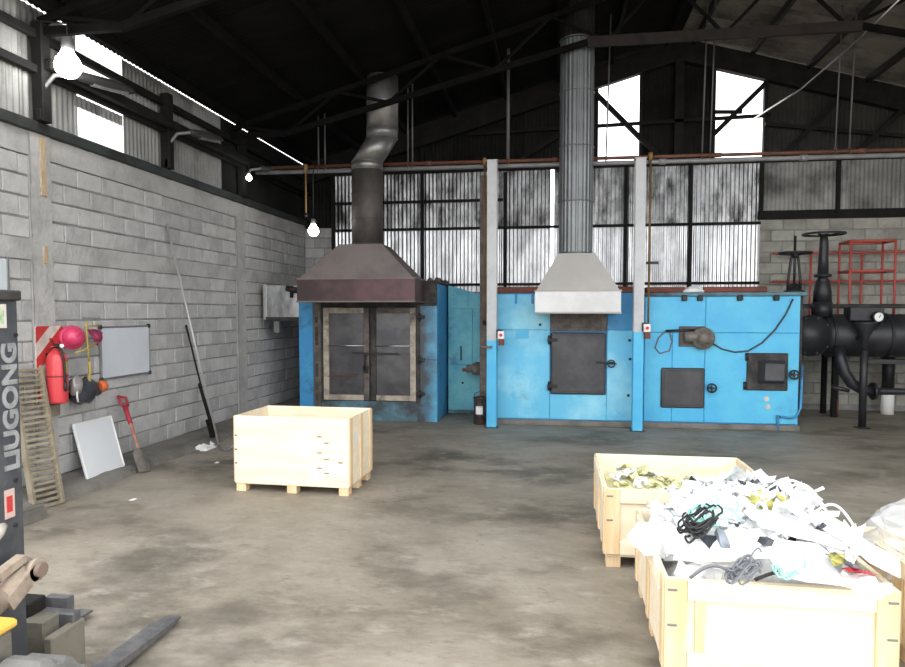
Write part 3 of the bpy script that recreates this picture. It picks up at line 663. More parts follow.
for x, z in ((3.20,.48),(3.22,.36)): MB().cyl((x,RY-.018,z),(x,RY-.024,z),.04,9).build('paint_scar', sign_white, rf)
lump = MB().lathe((2.12,10.95,2.102),(0,0,1),[(.14,0),(.16,.02),(.10,.07),(.02,.10)],9).lathe((2.24,11.0,2.102),(0,0,1),[(.10,0),(.12,.02),(.05,.08),(.02,.09)],7,sm=False)
tag(lump.build('rag', label_white), 'white crumpled rag lying on top of the right blue furnace', 'rag')

# ------------------------------------------------------------------ posts
def hpost(cx, label, top):
    t = thing('steel_post', label, 'post', (cx, 10.42, 0), 0, 'posts in front of the furnaces')
    def seg(z0, z1, name, m):
        MB().cbox(cx-.075, cx+.075, 10.34, 10.355, z0, z1, .003).cbox(cx-.075, cx+.075, 10.485, 10.50, z0, z1, .003).box(cx-.006, cx+.006, 10.354, 10.486, z0, z1).build(name, m, t)
    zb = 1.36 if cx < 0 else 1.50
    seg(.012, zb, 'blue_base', blue); seg(zb, top, 'white_shaft', white_steel)
    MB().cbox(cx-.11, cx+.11, 10.31, 10.53, 0, .015, .003).build('base_plate', soot_blue, t)
    MB().cbox(cx-.09, cx+.09, 10.33, 10.51, top, top+.012, .003).build('cap_plate', white_steel, t)
hpost(-.955, 'white-topped steel post with blue base beside the small black drum', 4.11)
hpost(1.25, 'white-topped steel post with blue base between the middle and right furnaces', 4.07)
t = thing('steel_post', 'dark brown steel post standing just behind the drum post', 'post', (-1.12, 10.95, 0))
MB().cbox(-1.20, -1.04, 10.90, 10.92, 0, 4.0, .003).box(-1.126,-1.114,10.92,11.04,0,4.0).cbox(-1.20,-1.04,11.04,11.06,0,4.0,.003).build('shaft', soot_brown, t)
MB().cbox(-1.22,-1.02,10.88,11.08,0,.015,.003).build('base_plate', soot, t)
def switch(px, py, label):
    p = onY(px, py, 10.30)
    t = thing('switch_box', label, 'switch', (p.x, p.y, p.z-.05))
    MB().cbox(p.x-.05, p.x+.05, 10.27, 10.325, p.z-.06, p.z+.06, .008).build('box', label_white, t)
    MB().cyl((p.x,10.275,p.z),(p.x,10.25,p.z),.025,12).build('button', red_plastic, t)
    MB().cbox(p.x-.04, p.x+.05, 10.28, 10.335, p.z-.16, p.z-.06, .006).build('lower_box', rust_red, t)
    MB().cbox(p.x-.07, p.x+.02, 10.30, 10.34, p.z-.05, p.z+.08, .004).build('back_plate', iron, t)
switch(501, 335, 'small white switch box with red button on the drum post')
switch(647, 328, 'small white switch box with red button on the right furnace post')
p = onY(488,347,10.3)
tv = thing('gas_cock', 'small rusty gas cock on the drum post', 'valve', p)
MB().cyl((p.x-.1,10.31,p.z),(p.x+.06,10.31,p.z),.018,8).build('body', motor_m, tv); MB().cyl((p.x,10.31,p.z),(p.x,10.24,p.z),.02,8).cbox(p.x-.05,p.x+.05,10.22,10.24,p.z-.012,p.z+.012,.004).build('lever', motor_m, tv)

# ------------------------------------------------------------------ service pipes
def run(name, pts, r, m, label, cat='pipe', n=10, grp=None):
    return tag(MB().tube(pts, r, n).build(name, m), label, cat, grp)
def pipe_with(name, label, pts, r, m, couplings, n=12):
    t = thing(name, label, 'pipe', pts[0]); MB().tube(pts, r, n).build('pipe_run', m, t)
    for c_ in couplings: MB().cyl(Vector(c_)-Vector((.05,0,0)), Vector(c_)+Vector((.05,0,0)), r*1.4, n).build('coupling', m, t)
    return t
pipe_with('service_pipe', 'long orange-brown pipe crossing the hall above the furnaces', [(-4.75,10.66,4.18),(8,10.66,4.12)], .027, orange_pipe_m, [(-2,10.66,4.167),(.0,10.66,4.158),(2.4,10.66,4.146),(4.4,10.66,4.137)])
pipe_with('service_pipe', 'long pale pipe hung just below the orange-brown one', [(-4.9,10.64,4.10),(8,10.64,4.04)], .034, pale_pipe, [(-3,10.64,4.091),(1.6,10.64,4.069),(3.6,10.64,4.06)])
for px, zb, lab in ((306, 3.35, 'thin ochre drop pipe beside the hanging lit bulb'), (484.5, 1.6, 'thin ochre drop pipe beside the drum post'), (650, 1.55, 'thin ochre drop pipe beside the right furnace post')):
    p = onY(px, 200, 10.58)
    t = thing('drop_pipe', lab, 'pipe', (p.x, 10.58, zb)); MB().cyl((p.x,10.58,zb),(p.x,10.58,4.2),.015,10).build('pipe_run', yellow_pipe_m, t)
    MB().cyl((p.x,10.58,4.08),(p.x,10.58,4.2),.03,10).build('tee', yellow_pipe_m, t); MB().cyl((p.x,10.58,zb),(p.x,10.58,zb+.06),.028,10).build('end_cap', iron, t)
p = onY(650, 263, 10.34)
MB_ = MB().cbox(p.x-.06,p.x+.12,10.30,10.34,p.z-.02,p.z+.02,.005); tag(MB_.build('valve_lever', iron), 'small dark lever on the ochre pipe by the right furnace post', 'valve')
hang = [(318.5,'first from the left wall'),(325,'second from the left wall'),(408,'left of the pair right of the kinked duct'),(412.5,'right of the pair right of the kinked duct'),(508,'single one left of the round flue'),(606,'just right of the round flue'),
        (702,'left of the pair beside the right gable window'),(710,'right of the pair beside the right gable window'),(835,'left of the pair near the far right'),(849,'right of the pair near the far right')]
for px, w in hang:
    p = onY(px, 150, 10.66); zt = roof_z(p.x)-.15
    t = thing('hanger_rod', 'thin grey hanger rod holding the pipes, '+w, 'rod', (p.x, 10.66, 4.15), 0, 'pipe hanger rods')
    MB().cyl((p.x,10.66,4.10),(p.x+(.05 if px > 600 else 0),10.66,zt), .012 if px not in (508,) else .025, 8).build('rod', rod_dull, t)
    MB().ring((p.x,10.66,4.13),(1,0,0),.065,.008,16).build('pipe_clip', rust_red, t)
run('stay_cable', [onY(750,121,12.9), onY(800,88,11.7)+Vector((0,0,-.03)), onY(850,45,10.6)+Vector((0,0,-.03)), onY(903,-4,9.6)], .014, rod_bright, 'bright thin stay cable slanting up to the top right corner', 'cable', 6)

# ------------------------------------------------------------------ black vessel group
vt = thing('pressure_vessel', 'black horizontal pressure vessel with gauge right of the blue furnaces', 'vessel', (5.0, 11.7, 0))
VY = 11.75
MB().lathe((4.36,VY,1.42),(1,0,0),[(.02,-.10),(.18,-.08),(.30,-.02),(.345,.05),(.345,2.2),(.3,2.3),(.02,2.36)],32).build('shell', vessel_black, vt)
MB().lathe((4.08,VY-.18,1.42),(0,-1,0),[(.30,-.25),(.30,.0),(.33,.005),(.33,.05),(.26,.06),(.24,.10),(.02,.14)],28).build('manhole', vessel_black, vt)
for i in range(10):
    t_ = 2*math.pi*i/10; MB().cyl((4.08+.295*math.cos(t_),VY-.225,1.42+.295*math.sin(t_)),(4.08+.295*math.cos(t_),VY-.25,1.42+.295*math.sin(t_)),.018,6).build('flange_bolt', iron, vt)
for x in (4.42, 5.25): MB().ring((x,VY,1.42),(1,0,0),.35,.022,32).build('band', vessel_black, vt)
MB().cbox(4.60, 5.10, VY-.36, VY-.1, 1.66, 1.88, .012).build('control_box', vessel_black, vt)
MB().cbox(3.7, 6.4, VY+.12, VY+.2, 1.86, 1.93, .01).build('top_beam', soot, vt)
MB().cbox(4.85, 6.6, VY-.33, VY-.25, .98, 1.06, .008).build('cradle_beam', vessel_black, vt)
lg = onZ(862, 428)
MB().cyl((lg.x,lg.y,0),(lg.x,lg.y,1.45),.055,14).build('leg', vessel_black, vt)
MB().lathe((lg.x,lg.y,1.2),(0,0,1),[(.056,0),(.056,.2),(.17,.42),(.17,.45)],14).build('leg_saddle', vessel_black, vt)
MB().cyl((lg.x,lg.y,1.35),(lg.x,VY-.2,1.42),.05,10).build('saddle_arm', vessel_black, vt)
MB().cbox(lg.x-.09,lg.x+.09,lg.y-.09,lg.y+.09,0,.015,.003).build('foot_plate', vessel_black, vt)
e = [(4.47,VY-.30,1.25),(4.48,VY-.36,1.05),(4.53,VY-.38,.85),(4.64,VY-.38,.68),(4.80,VY-.38,.58),(4.96,VY-.38,.56)]
MB().tube(e, .085, 16).build('elbow_pipe', vessel_black, vt)
MB().lathe((4.94,VY-.38,.56),(1,0,0),[(.14,0),(.14,.04),(.06,.05),(.06,.12),(.05,.5),(.05,.56),(.11,.57),(.11,.62),(.05,.63),(.05,1.6)],14).build('outlet_pipe', vessel_black, vt)
MB().cyl((4.36,VY-.36,.62),(4.6,VY-.40,.56),.035,10).build('side_stub', vessel_black, vt)
st = onZ(834, 416); MB().cyl((st.x,st.y,.28),(st.x,st.y,1.3),.06,12).build('leg', vessel_black, vt); MB().cyl((st.x,st.y,0),(st.x,st.y,.30),.066,12).build('rusty_foot', rust_red, vt)
st = onZ(887, 414); MB().cyl((st.x,st.y,.42),(st.x,st.y,1.15),.10,14).build('leg', vessel_black, vt); MB().cyl((st.x,st.y,0),(st.x,st.y,.43),.105,14).build('painted_foot', gauge_white, vt)
g = onY(878, 317, VY-.42)
gg = MB().lathe(g,(0.15,-1,0),[(.075,-.05),(.085,0),(.085,.02),(.07,.022)],20).build('gauge', vessel_black, vt)
MB().lathe(g+Vector((0.0035,-.023,0)),(0.15,-1,0),[(.07,0),(.069,.004)],20).build('gauge_face', gauge_white, gg)
MB().bar(g+Vector((.004,-.03,-.01)), g+Vector((.03,-.03,.035)), .008).build('needle', soot, gg)
MB().cyl(g+Vector((0,.02,0)), g+Vector((-.08,.15,.02)), .03, 10).build('gauge_stem', vessel_black, vt)
MB().tube([g+Vector((.06,0,-.03)), g+Vector((.06,0,-.14)), g+Vector((-.02,0,-.18)), g+Vector((-.04,.1,-.2))], .010, 6).build('gauge_tube', iron, vt)
def gate_valve(x, y, zw, zb, rw, label, fat):
    t = thing('gate_valve', label, 'valve', (x, y, zb))
    w = MB().ring((x,y,zw),(0,0,1),rw,.018,28)
    for i in range(5):
        a = 2*math.pi*i/5+.3; w.cyl((x,y,zw-.04),(x+math.cos(a)*rw,y+math.sin(a)*rw,zw),.013,6)
    w.build('handwheel', vessel_black, t)
    if fat:
        MB().lathe((x,y,zb),(0,0,1),[(.14,0),(.135,.18),(.11,.33),(.07,.40),(.13,.41),(.13,.45),(.085,.46),(.075,.7),(.065,.95),(.06,zw-zb-.03),(.09,zw-zb-.02),(.09,zw-zb)],20).build('bonnet', vessel_black, t)
        MB().lathe((x,y,zb-.24),(0,0,1),[(.155,0),(.155,.24)],20).build('neck', vessel_black, t)
    else:
        for s_ in (-1,1): MB().tube([(x+s_*.10,y,zb),(x+s_*.09,y,zb+.2),(x+s_*.055,y,zw-.1),(x+s_*.03,y,zw-.02)],.022,8).build('yoke_arm', vessel_black, t)
        MB().lathe((x,y,zb-.06),(0,0,1),[(.16,0),(.16,.05),(.09,.07),(.06,.16)],18).build('flange', vessel_black, t)
        MB().cyl((x,y,zb-.02),(x,y,zw+.28),.02,10).build('spindle', vessel_black, t)
        MB().lathe((x,y,zw-.08),(0,0,1),[(.05,0),(.06,.04),(.06,.09),(.03,.10)],12).build('wheel_hub', vessel_black, t)
        MB().cyl((x,y,1.70),(x,y,zb-.05),.12,16).build('neck', vessel_black, t)
v1 = onY(795.5, 254, 11.7); gate_valve(3.88, 11.75, v1.z+.02, 2.16, .25, 'smaller black gate valve with raised spindle behind the blue furnace corner', False)
v2 = onY(824, 234, 11.75); gate_valve(v2.x, 11.75, v2.z, 1.96, .31, 'taller black gate valve with wide handwheel on the vessel neck', True)
# red rails
def rail(name, label, Y, bars, r=.022):
    t = thing(name, label, 'railing', (bars[0][0][0], Y, 1.9))
    for a, b in bars: MB().cyl(a, b, r, 8).build('rail' if abs(a[2]-b[2]) < .15 else 'upright', rail_red, t)
def RP(px, py, Y): v = onY(px, py, Y); return (v.x, v.y, v.z)
Yc = 12.35
rail('red_rail', 'long red pipe railing against the back wall behind the valves', 13.0, [((3.9,13.0,2.86),(7.4,13.0,2.86)),((3.9,13.0,2.35),(7.4,13.0,2.35)),((RP(811,256,13.0)[0],13.0,1.0),(RP(811,256,13.0)[0],13.0,2.86)),((RP(862,256,13.0)[0],13.0,1.0),(RP(862,256,13.0)[0],13.0,2.86)),((7.3,13.0,0),(7.3,13.0,2.86))])
x0, x1 = RP(851,241,12.3)[0], RP(896,241,12.3)[0]; zt, zm = RP(851,241,12.3)[2], RP(851,271,12.3)[2]
bars = []
for x in (x0, x1):
    for Y in (12.3, 12.75): bars.append(((x,Y,1.55),(x,Y,zt)))
for z in (zt, zm):
    for Y in (12.3, 12.75): bars.append(((x0,Y,z),(x1,Y,z)))
    for x in (x0, x1): bars.append(((x,12.3,z),(x,12.75,z)))
rail('red_guard_frame', 'boxy red tube guard frame standing above the black vessel', 12.3, bars)
MB().cbox(x0-.1,x1+.1,12.25,12.8,1.50,1.56,.008)
t = thing('platform', 'narrow dark platform beam carrying the red guard frame', 'platform', (5.4,12.5,0))
MB().cbox(x0-.3,x1+1.2,12.2,12.85,1.48,1.55,.008).build('deck', soot, t)
for x in (x0-.2, x1+1.1):
    for Y in (12.3,12.75): MB().cbox(x-.04,x+.04,Y-.04,Y+.04,0,1.48,.006).build('leg', steel_dark, t)

# ------------------------------------------------------------------ lamps
def bulb(pos, r, m, label, hang=None):
    t = thing('light_bulb', label, 'lamp', pos); p = Vector(pos)
    MB().lathe(p-Vector((0,0,r)),(0,0,1),[(.01,0),(r*.6,r*.2),(r*.95,r*.65),(r,r),(r*.9,r*1.45),(r*.55,r*1.95),(r*.42,r*2.3)],18).build('globe', m, t)
    MB().lathe(p+Vector((0,0,r*1.25)),(0,0,1),[(r*.45,0),(r*.48,r*.3),(r*.45,r*.9),(r*.2,r)],14).build('socket', lamp_grey, t)
    if hang: MB().tube([p+Vector((0,0,r*2.1))]+hang, .008, 6).build('wire', cable_m, t)
p = onY(313.5, 231, 10.3); bulb((p.x,p.y,p.z), .085, bulb_m, 'bright round bulb hanging near the corner left of the sooty hood', [Vector((p.x,10.3,4.0)), Vector((p.x,10.42,4.15))])
p = onX(68, 66, -4.62); bulb((p.x,p.y,p.z), .12, bulb_m, 'brightest round bulb at the top of the block wall, upper left', [Vector((p.x,p.y,4.55)), Vector((-4.97,p.y,4.6))])
p = onX(249, 178, -4.78); bulb((p.x,p.y,p.z), .045, bulb_s, 'small distant lit bulb under the roof edge by the pipe end', [Vector((p.x,p.y,4.15)), Vector((-4.97,p.y,4.2))])
p = onX(371, 180, -3.0); 
def arm_lamp(y, z, label, hx, hy, hz):
    t = thing('wall_lamp', label, 'lamp', (XL+.08, y, z))
    MB().tube([(XL+.08,y,z),(XL+.10,y,z+.28),(XL+.18,y+.04,z+.40),(XL+.32,y+.15,z+.44),(XL+.32+(hx)*.3,y+.15+hy*.3,z+.44+hz*.3)],.022,8).build('arm', lamp_grey, t)
    a = Vector((XL+.30,y+.13,z+.44)); d = Vector((hx,hy,hz)); 
    MB().tube([a, a+d*.12, a+d*.5, a+d*.9, a+d], [.03,.05,.06,.045,.015], 14).build('lamp_head', lamp_dark, t)
    MB().bar(a+d*.3-Vector((0,0,.05)), a+d*.85-Vector((0,0,.042)), .07, .02).build('lamp_lens', lamp_grey, t)
    MB().cbox(XL+.05,XL+.10,y-.06,y+.06,z-.05,z+.06,.006).build('wall_bracket', steel_brown, t)
arm_lamp(6.02, 3.72, 'grey curved-arm wall lamp head below the brightest bulb', .18, .75, .05)
arm_lamp(8.2, 3.72, 'dark curved-arm wall lamp halfway along the block wall', .15, .6, .04)
arm_lamp(10.35, 3.70, 'dark curved-arm wall lamp near the far corner', .2, .5, .04)

# ------------------------------------------------------------------ things on the left wall
WX = XL + .008
wbd = thing('whiteboard', 'blank whiteboard with black corners fixed to the block wall', 'whiteboard', (WX, 7.24, 1.0))
a = onX(100.5, 327, WX+.02); b = onX(149, 326, WX+.02); c = onX(149, 374, WX+.02); d = onX(101, 378, WX+.02)
ya, yb = a.y, b.y; z0, z1 = (c.z+d.z)/2, (a.z+b.z)/2
MB().cbox(WX, WX+.018, ya, yb, z0, z1, .003).build('face', board_white, wbd)
for (p0,p1,p2,p3) in ((ya,yb,z1-.012,z1+.008),(ya,yb,z0-.012,z0+.012)): MB().cbox(WX, WX+.026, p0, p1, p2, p3, .004).build('frame_rail', lamp_grey, wbd)
for yv in (ya, yb): MB().cbox(WX, WX+.026, yv-.01, yv+.01, z0, z1, .004).build('frame_rail', lamp_grey, wbd)
for yv in (ya, yb):
    for zv in (z0, z1): MB().cbox(WX, WX+.03, yv-.025, yv+.025, zv-.025, zv+.025, .008).build('corner_cap', soot, wbd)

# striped hazard board
PXF = XL+.03
a = onX(34, 329, PXF); b = onX(53, 402, PXF)
ys0, ys1, zs0, zs1 = a.y, b.y+.14, .90, 1.66
hz = thing('hazard_board', 'red and white diagonally striped board behind the fire extinguisher', 'sign', (PXF, (ys0+ys1)/2, zs0))
MB().cbox(PXF, PXF+.015, ys0, ys1, zs0, zs1, .003).build('board', sign_white, hz)
# stripes clipped to the board
def clip_band(lo, hi):
    poly = [(ys0,zs0),(ys1,zs0),(ys1,zs1),(ys0,zs1)]
    def cl(poly, s_, k_):
        out = []
        for i in range(len(poly)):
            p, q = poly[i], poly[(i+1) % len(poly)]
            fp = s_*((p[1]-p[0]*.9)-k_); fq = s_*((q[1]-q[0]*.9)-k_)
            if fp >= 0: out.append(p)
            if fp*fq < 0:
                t_ = fp/(fp-fq); out.append((p[0]+(q[0]-p[0])*t_, p[1]+(q[1]-p[1])*t_))
        return out
    poly = cl(poly, 1, lo); return cl(poly, -1, hi) if len(poly) > 2 else []
k0 = zs0-ys1*.9
for i in range(-1, 6):
    pl = clip_band(k0+.02+i*.30, k0+.17+i*.30)
    if len(pl) > 2:
        n = len(pl); vv = [(PXF+.0155,y_,z_) for y_, z_ in pl]+[(PXF+.0185,y_,z_) for y_, z_ in pl]
        MB().add(vv, [tuple(range(n,2*n)), tuple(range(n))[::-1]]+[(j,(j+1)%n,n+(j+1)%n,n+j) for j in range(n)]).build('stripe', sign_red, hz)
# fire extinguisher
p = onX(57, 372, PXF+.12); fx, fy = p.x, p.y
zb = onX(57, 403, PXF+.12).z
fe = thing('fire_extinguisher', 'red fire extinguisher with black hose hung on the striped board', 'extinguisher', (fx, fy, zb))
MB().lathe((fx,fy,zb),(0,0,1),[(.085,0),(.093,.012),(.095,.03),(.095,.42),(.09,.46),(.07,.50),(.035,.525),(.03,.55)],26).build('cylinder', ext_red, fe)
MB().ring((fx,fy,zb+.27),(0,0,1),.0955,.006,26).build('strap', mat('strap_maroon',(.16,.02,.025),.5), fe)
MB().lathe((fx,fy,zb+.54),(0,0,1),[(.03,0),(.034,.03),(.02,.05)],12).build('valve', iron, fe)
MB().bar((fx+.0,fy-.03,zb+.585),(fx+.05,fy-.13,zb+.65),.03,.012).bar((fx,fy-.03,zb+.565),(fx+.05,fy-.12,zb+.57),.03,.010).build('handle', sign_red, fe)
MB().tube([(fx+.03,fy-.02,zb+.56),(fx+.09,fy-.05,zb+.54),(fx+.105,fy-.03,zb+.42),(fx+.105,fy-.025,zb+.25),(fx+.105,fy-.02,zb+.15)],.013,8).build('hose', cable_m, fe)
MB().lathe((fx+.105,fy-.02,zb+.15),(0,0,1),[(.012,-.03),(.018,0),(.018,.05),(.012,.06)],10).build('nozzle', cable_m, fe)
MB().lathe((fx+.04,fy+.02,zb+.57),(1,-.4,0),[(.02,0),(.02,.012)],12).build('pressure_gauge', gauge_white, fe)
vv = []
for i in range(5):
    t_ = R_(-10+i*10)
    for z in (zb+.30,zb+.42): vv.append((fx+math.cos(t_)*.0965, fy+math.sin(t_)*.0965, z))
MB().add(vv,[(2*i,2*i+2,2*i+3,2*i+1) for i in range(4)]).build('label', strap_y, fe)
MB().cbox(PXF+.021, fx-.09, fy-.03, fy+.03, zb+.44, zb+.50, .005).build('bracket', iron, fe)
MB().cbox(PXF-.004, PXF+.02, fy-.12, fy+.13, zb-.14, zb-.03, .006)
o = MB().cbox(PXF-.004, PXF+.02, fy-.08, fy+.16, zb-.15, zb-.03, .006).build('wooden_plate', mat('old_pine',(.30,.25,.20),.8,col2=(.22,.18,.14),scale=8)); tag(o, 'small weathered wooden plate on the wall under the fire extinguisher', 'board')

# helmets
def helmet(px, py, r, m, label, ax, band):
    p = onX(px, py, XL+.16); t = thing('safety_helmet', label, 'helmet', (p.x,p.y,p.z-r))
    ax = Vector(ax).normalized(); u = ax.orthogonal().normalized()
    MB().lathe(p-ax*r*.45, ax, [(r*1.0,0),(r*1.02,r*.1),(r*.98,r*.4),(r*.85,r*.75),(r*.6,r*1.0),(r*.3,r*1.13),(.01,r*1.16)],24).build('shell', m, t)
    MB().lathe(p-ax*r*.5, ax, [(r*.9,0),(r*1.18,.0),(r*1.2,.012),(r*1.0,.03)],24).build('brim', m, t)
    MB().tube([p-ax*r*.3+u*r*1.0, p+ax*r*.2+u*r*.95, p+ax*r*.6+u*r*.5, p+ax*r*.74], .012, 6).build('ridge', m, t)
    for q in band: MB().tube([onX(x,y_,XL+.20) for x,y_ in q], .011, 6).build('strap', strap_y, t)
    return t
helmet(73.5, 337, .105, pink, 'bright pink safety helmet hanging left of the yellow strap', (-.1,-.75,.25) if False else (.75,-.55,.12), [[(86,322),(87,338),(88,350),(89,362)],[(75,353),(84,350),(99,341)]])
helmet(96, 336, .085, magenta_dark, 'dark maroon safety helmet hanging between the pink one and the whiteboard', (.55,.45,.35), [[(84,326),(92,326),(100,325)]])
p = onX(87, 318, XL+.05); nl = MB().cyl((XL,p.y,p.z),(XL+.20,p.y,p.z),.006,8).cyl((XL+.195,p.y,p.z-.008),(XL+.195,p.y,p.z+.02),.006,6); tag(nl.build('wall_hook', lamp_grey), 'iron wall hook carrying the two helmets', 'hook')
# black gear bundle
p = onX(83, 388, XL+.14)
gb = thing('safety_gear', 'black respirator gear with yellow strap and orange filter hanging under the helmets', 'gear', (p.x, p.y, p.z-.12))
def blob(c_, rx, ry, rz_, seed, amp=.2, n=14, m=12):
    mb = MB(); vv = []; c_ = Vector(c_)
    for i in range(m+1):
        th = math.pi*i/m
        for k_ in range(n):
            ph = 2*math.pi*k_/n; d_ = Vector((math.sin(th)*math.cos(ph), math.sin(th)*math.sin(ph), math.cos(th)))
            e_ = 1+amp*noise.noise(d_*2.2+Vector((seed,seed*1.7,0))); vv.append(c_+Vector((d_.x*rx,d_.y*ry,d_.z*rz_))*e_)
    fs = [(i*n+k_, (i+1)*n+k_, (i+1)*n+(k_+1)%n, i*n+(k_+1)%n) for i in range(m) for k_ in range(n)]
    return mb.add(vv, fs, sm=True)
blob(p+Vector((0,.02,-.03)), .10, .20, .13, 2, .5).build('mask_body', black_plastic, gb)
blob(p+Vector((.03,-.14,.04)), .06, .07, .10, 5, .4).build('face_piece', mat('dull_silver',(.35,.33,.33),.4,.4), gb)
q = onX(103, 386, XL+.2); MB().lathe(q-Vector((0,.06,0)),(.25,1,.1),[(.05,0),(.06,.02),(.06,.06),(.045,.08)],14).build('filter', orange_p, gb)
MB().tube([onX(x,y_,XL+.2) for x,y_ in ((89,362),(90,368),(89,378),(91,386))],.016,6).build('strap', strap_y, gb)
MB().tube([onX(x,y_,XL+.2) for x,y_ in ((77,388),(77,396),(78,402))],.010,6).build('buckle', label_white, gb)
MB().tube([onX(x,y_,XL+.2) for x,y_ in ((96,384),(92,394),(86,401))],.012,6).build('cord', cable_m, gb)

# small sign at the left edge
a = onX(-14, 257, XL+.012); b = onX(7.5, 290, XL+.012)
sg = thing('wall_sign', 'pale framed sign on the block wall above the mast top', 'sign', (XL, (a.y+b.y)/2, b.z))
MB().cbox(XL+.006, XL+.02, a.y, b.y, b.z, a.z, .003).build('face', mat('sign_pale',(.55,.62,.66),.5,col2=(.62,.66,.66),scale=3), sg)
for yv in (a.y, b.y): MB().cbox(XL+.005, XL+.03, yv-.012, yv+.012, b.z-.02, a.z+.02, .003).build('frame_strip', lamp_grey, sg)
# leaning white panel
A = onX(73, 424.6, XL+.05); B = onX(110.6, 416, XL+.05); c_ = onZ(124, 465.5, .085); D = onZ(87.5, 479.5, .085)
up = (A-D); sd = (c_-D); nrm = sd.cross(up).normalized()
if nrm.x < 0: nrm = -nrm
pn = thing('leaning_board', 'plain white board leaning on the wall beside the red-handled shovel', 'panel', D)
def slab(c4, t_): return MB().add([v for v in c4]+[v-nrm*t_ for v in c4], [(0,1,2,3),(7,6,5,4),(0,4,5,1),(1,5,6,2),(2,6,7,3),(3,7,4,0)])
slab([D,c_,B,A],.02).build('board', panel_white, pn)
for e0, e1 in ((D,c_),(c_,B),(B,A),(A,D)): MB().bar(e0+nrm*.001, e1+nrm*.001, .014, .014).build('edge_strip', label_white, pn)

# shovel
top = onX(122, 397, XL+.06); bot = onZ(146, 472, .01)
sh = thing('shovel', 'square-bladed shovel with red D-grip leaning on the block wall', 'shovel', bot)
ax = (top-bot).normalized(); sd = Vector((0,1,0)); sd = (sd-ax*sd.dot(ax)).normalized(); nn = ax.cross(sd)
b0 = bot+ax*.30
MB().cyl(b0, top-ax*.12, .018, 10).build('shaft', mat('shovel_shaft',(.42,.26,.17),.6,col2=(.35,.12,.1),scale=9), sh)
MB().tube([top-ax*.14, top-ax*.11+sd*.055, top+sd*.06, top-sd*.06, top-ax*.11-sd*.055, top-ax*.14], .016, 8).build('d_grip', mat('grip_red',(.36,.03,.05),.5), sh)
MB().cyl(top-ax*.36, top-ax*.12, .026, 10).build('grip_sleeve', MATS['grip_red'], sh)
vv = []
for i, (t_, w) in enumerate(((0,.10),(.12,.105),(.24,.10),(.30,.03))):
    for j in range(5):
        s_ = (j-2)/2; vv.append(bot+ax*t_+sd*s_*w+nn*(.02*(s_*s_)-.01))
fs = [(5*i+j,5*i+j+1,5*i+j+6,5*i+j+5) for i in range(3) for j in range(4)]
n0 = len(vv); vv += [v-nn*.004 for v in vv]; fs += [tuple(n0+k_ for k_ in f[::-1]) for f in fs]
MB().add(vv, fs, sm=True).build('blade', mat('shovel_blade',(.19,.17,.145),.6,.3,col2=(.27,.25,.22),scale=8), sh)
# long rod with hook
top = onX(167, 224, XL+.03); bot = onZ(219, 446, .02)
rd = thing('steel_rod', 'long thin steel rod with hooked foot leaning on the block wall', 'rod', bot)
MB().cyl(bot, top, .013, 10).build('shaft', mat('rod_steel',(.48,.48,.485),.4,.5), rd)
MB().tube([bot, onZ(222,449,.02), onZ(227,450,.03), onZ(231,448,.06), onZ(233,445,.10)], .014, 8).build('hook', pale_pipe, rd)
# dark bars beside the rod
top = onX(199.5, 384, XL+.03); bot = onZ(211, 437, .10)
tr = thing('black_shovel', 'black narrow shovel propped beside the long steel rod', 'shovel', bot)
MB().cyl(bot+Vector((0,0,.2)), top, .024, 8).build('shaft', steel_dark, tr)
MB().add([bot+Vector((0,-.11,.25)),bot+Vector((0,.08,.25)),bot+Vector((.04,.10,0)),bot+Vector((.04,-.06,0)),bot+Vector((-.02,-.11,.25)),bot+Vector((-.02,.08,.25)),bot+Vector((.02,.10,0)),bot+Vector((.02,-.06,0))],
         [(0,1,2,3),(7,6,5,4),(0,4,5,1),(1,5,6,2),(2,6,7,3),(3,7,4,0)]).build('blade', steel_dark, tr)
top2 = onX(186, 325, XL+.03); bot2 = onZ(214, 438, .10)
run('iron_bar', [bot2, bot2.lerp(top2,.5), top2], .013, steel_dark, 'thin dark iron bar lying alongside the long steel rod', 'rod', 8)
# slatted ramp (ladder) leaning by the forklift
bl_, br_ = onZ(34, 511, .0), onZ(62, 503.5, .0)
tl_, tr_ = onX(18, 368, XL+.04), onX(39.5, 366, XL+.04)
ld = thing('wooden_ladder', 'narrow close-runged wooden ladder leaning on the wall behind the mast', 'ladder', bl_)
L0, L1 = bl_, bl_+(tr_-br_); 
for a_, b_ in ((bl_, bl_+(tr_-br_)), (br_, tr_)): MB().bar(a_, b_, .035, .05, up=(1,0,0)).build('side_rail', wood_grey, ld)
nr = 26
for i in range(nr):
    t_ = (i+.4)/nr; a_ = bl_.lerp(bl_+(tr_-br_), t_); b_ = br_.lerp(tr_, t_)
    MB().bar(a_+Vector((.012,0,0)), b_+Vector((.012,0,0)), .022, .030, up=(1,0,0)).build('rung', wood_grey, ld)

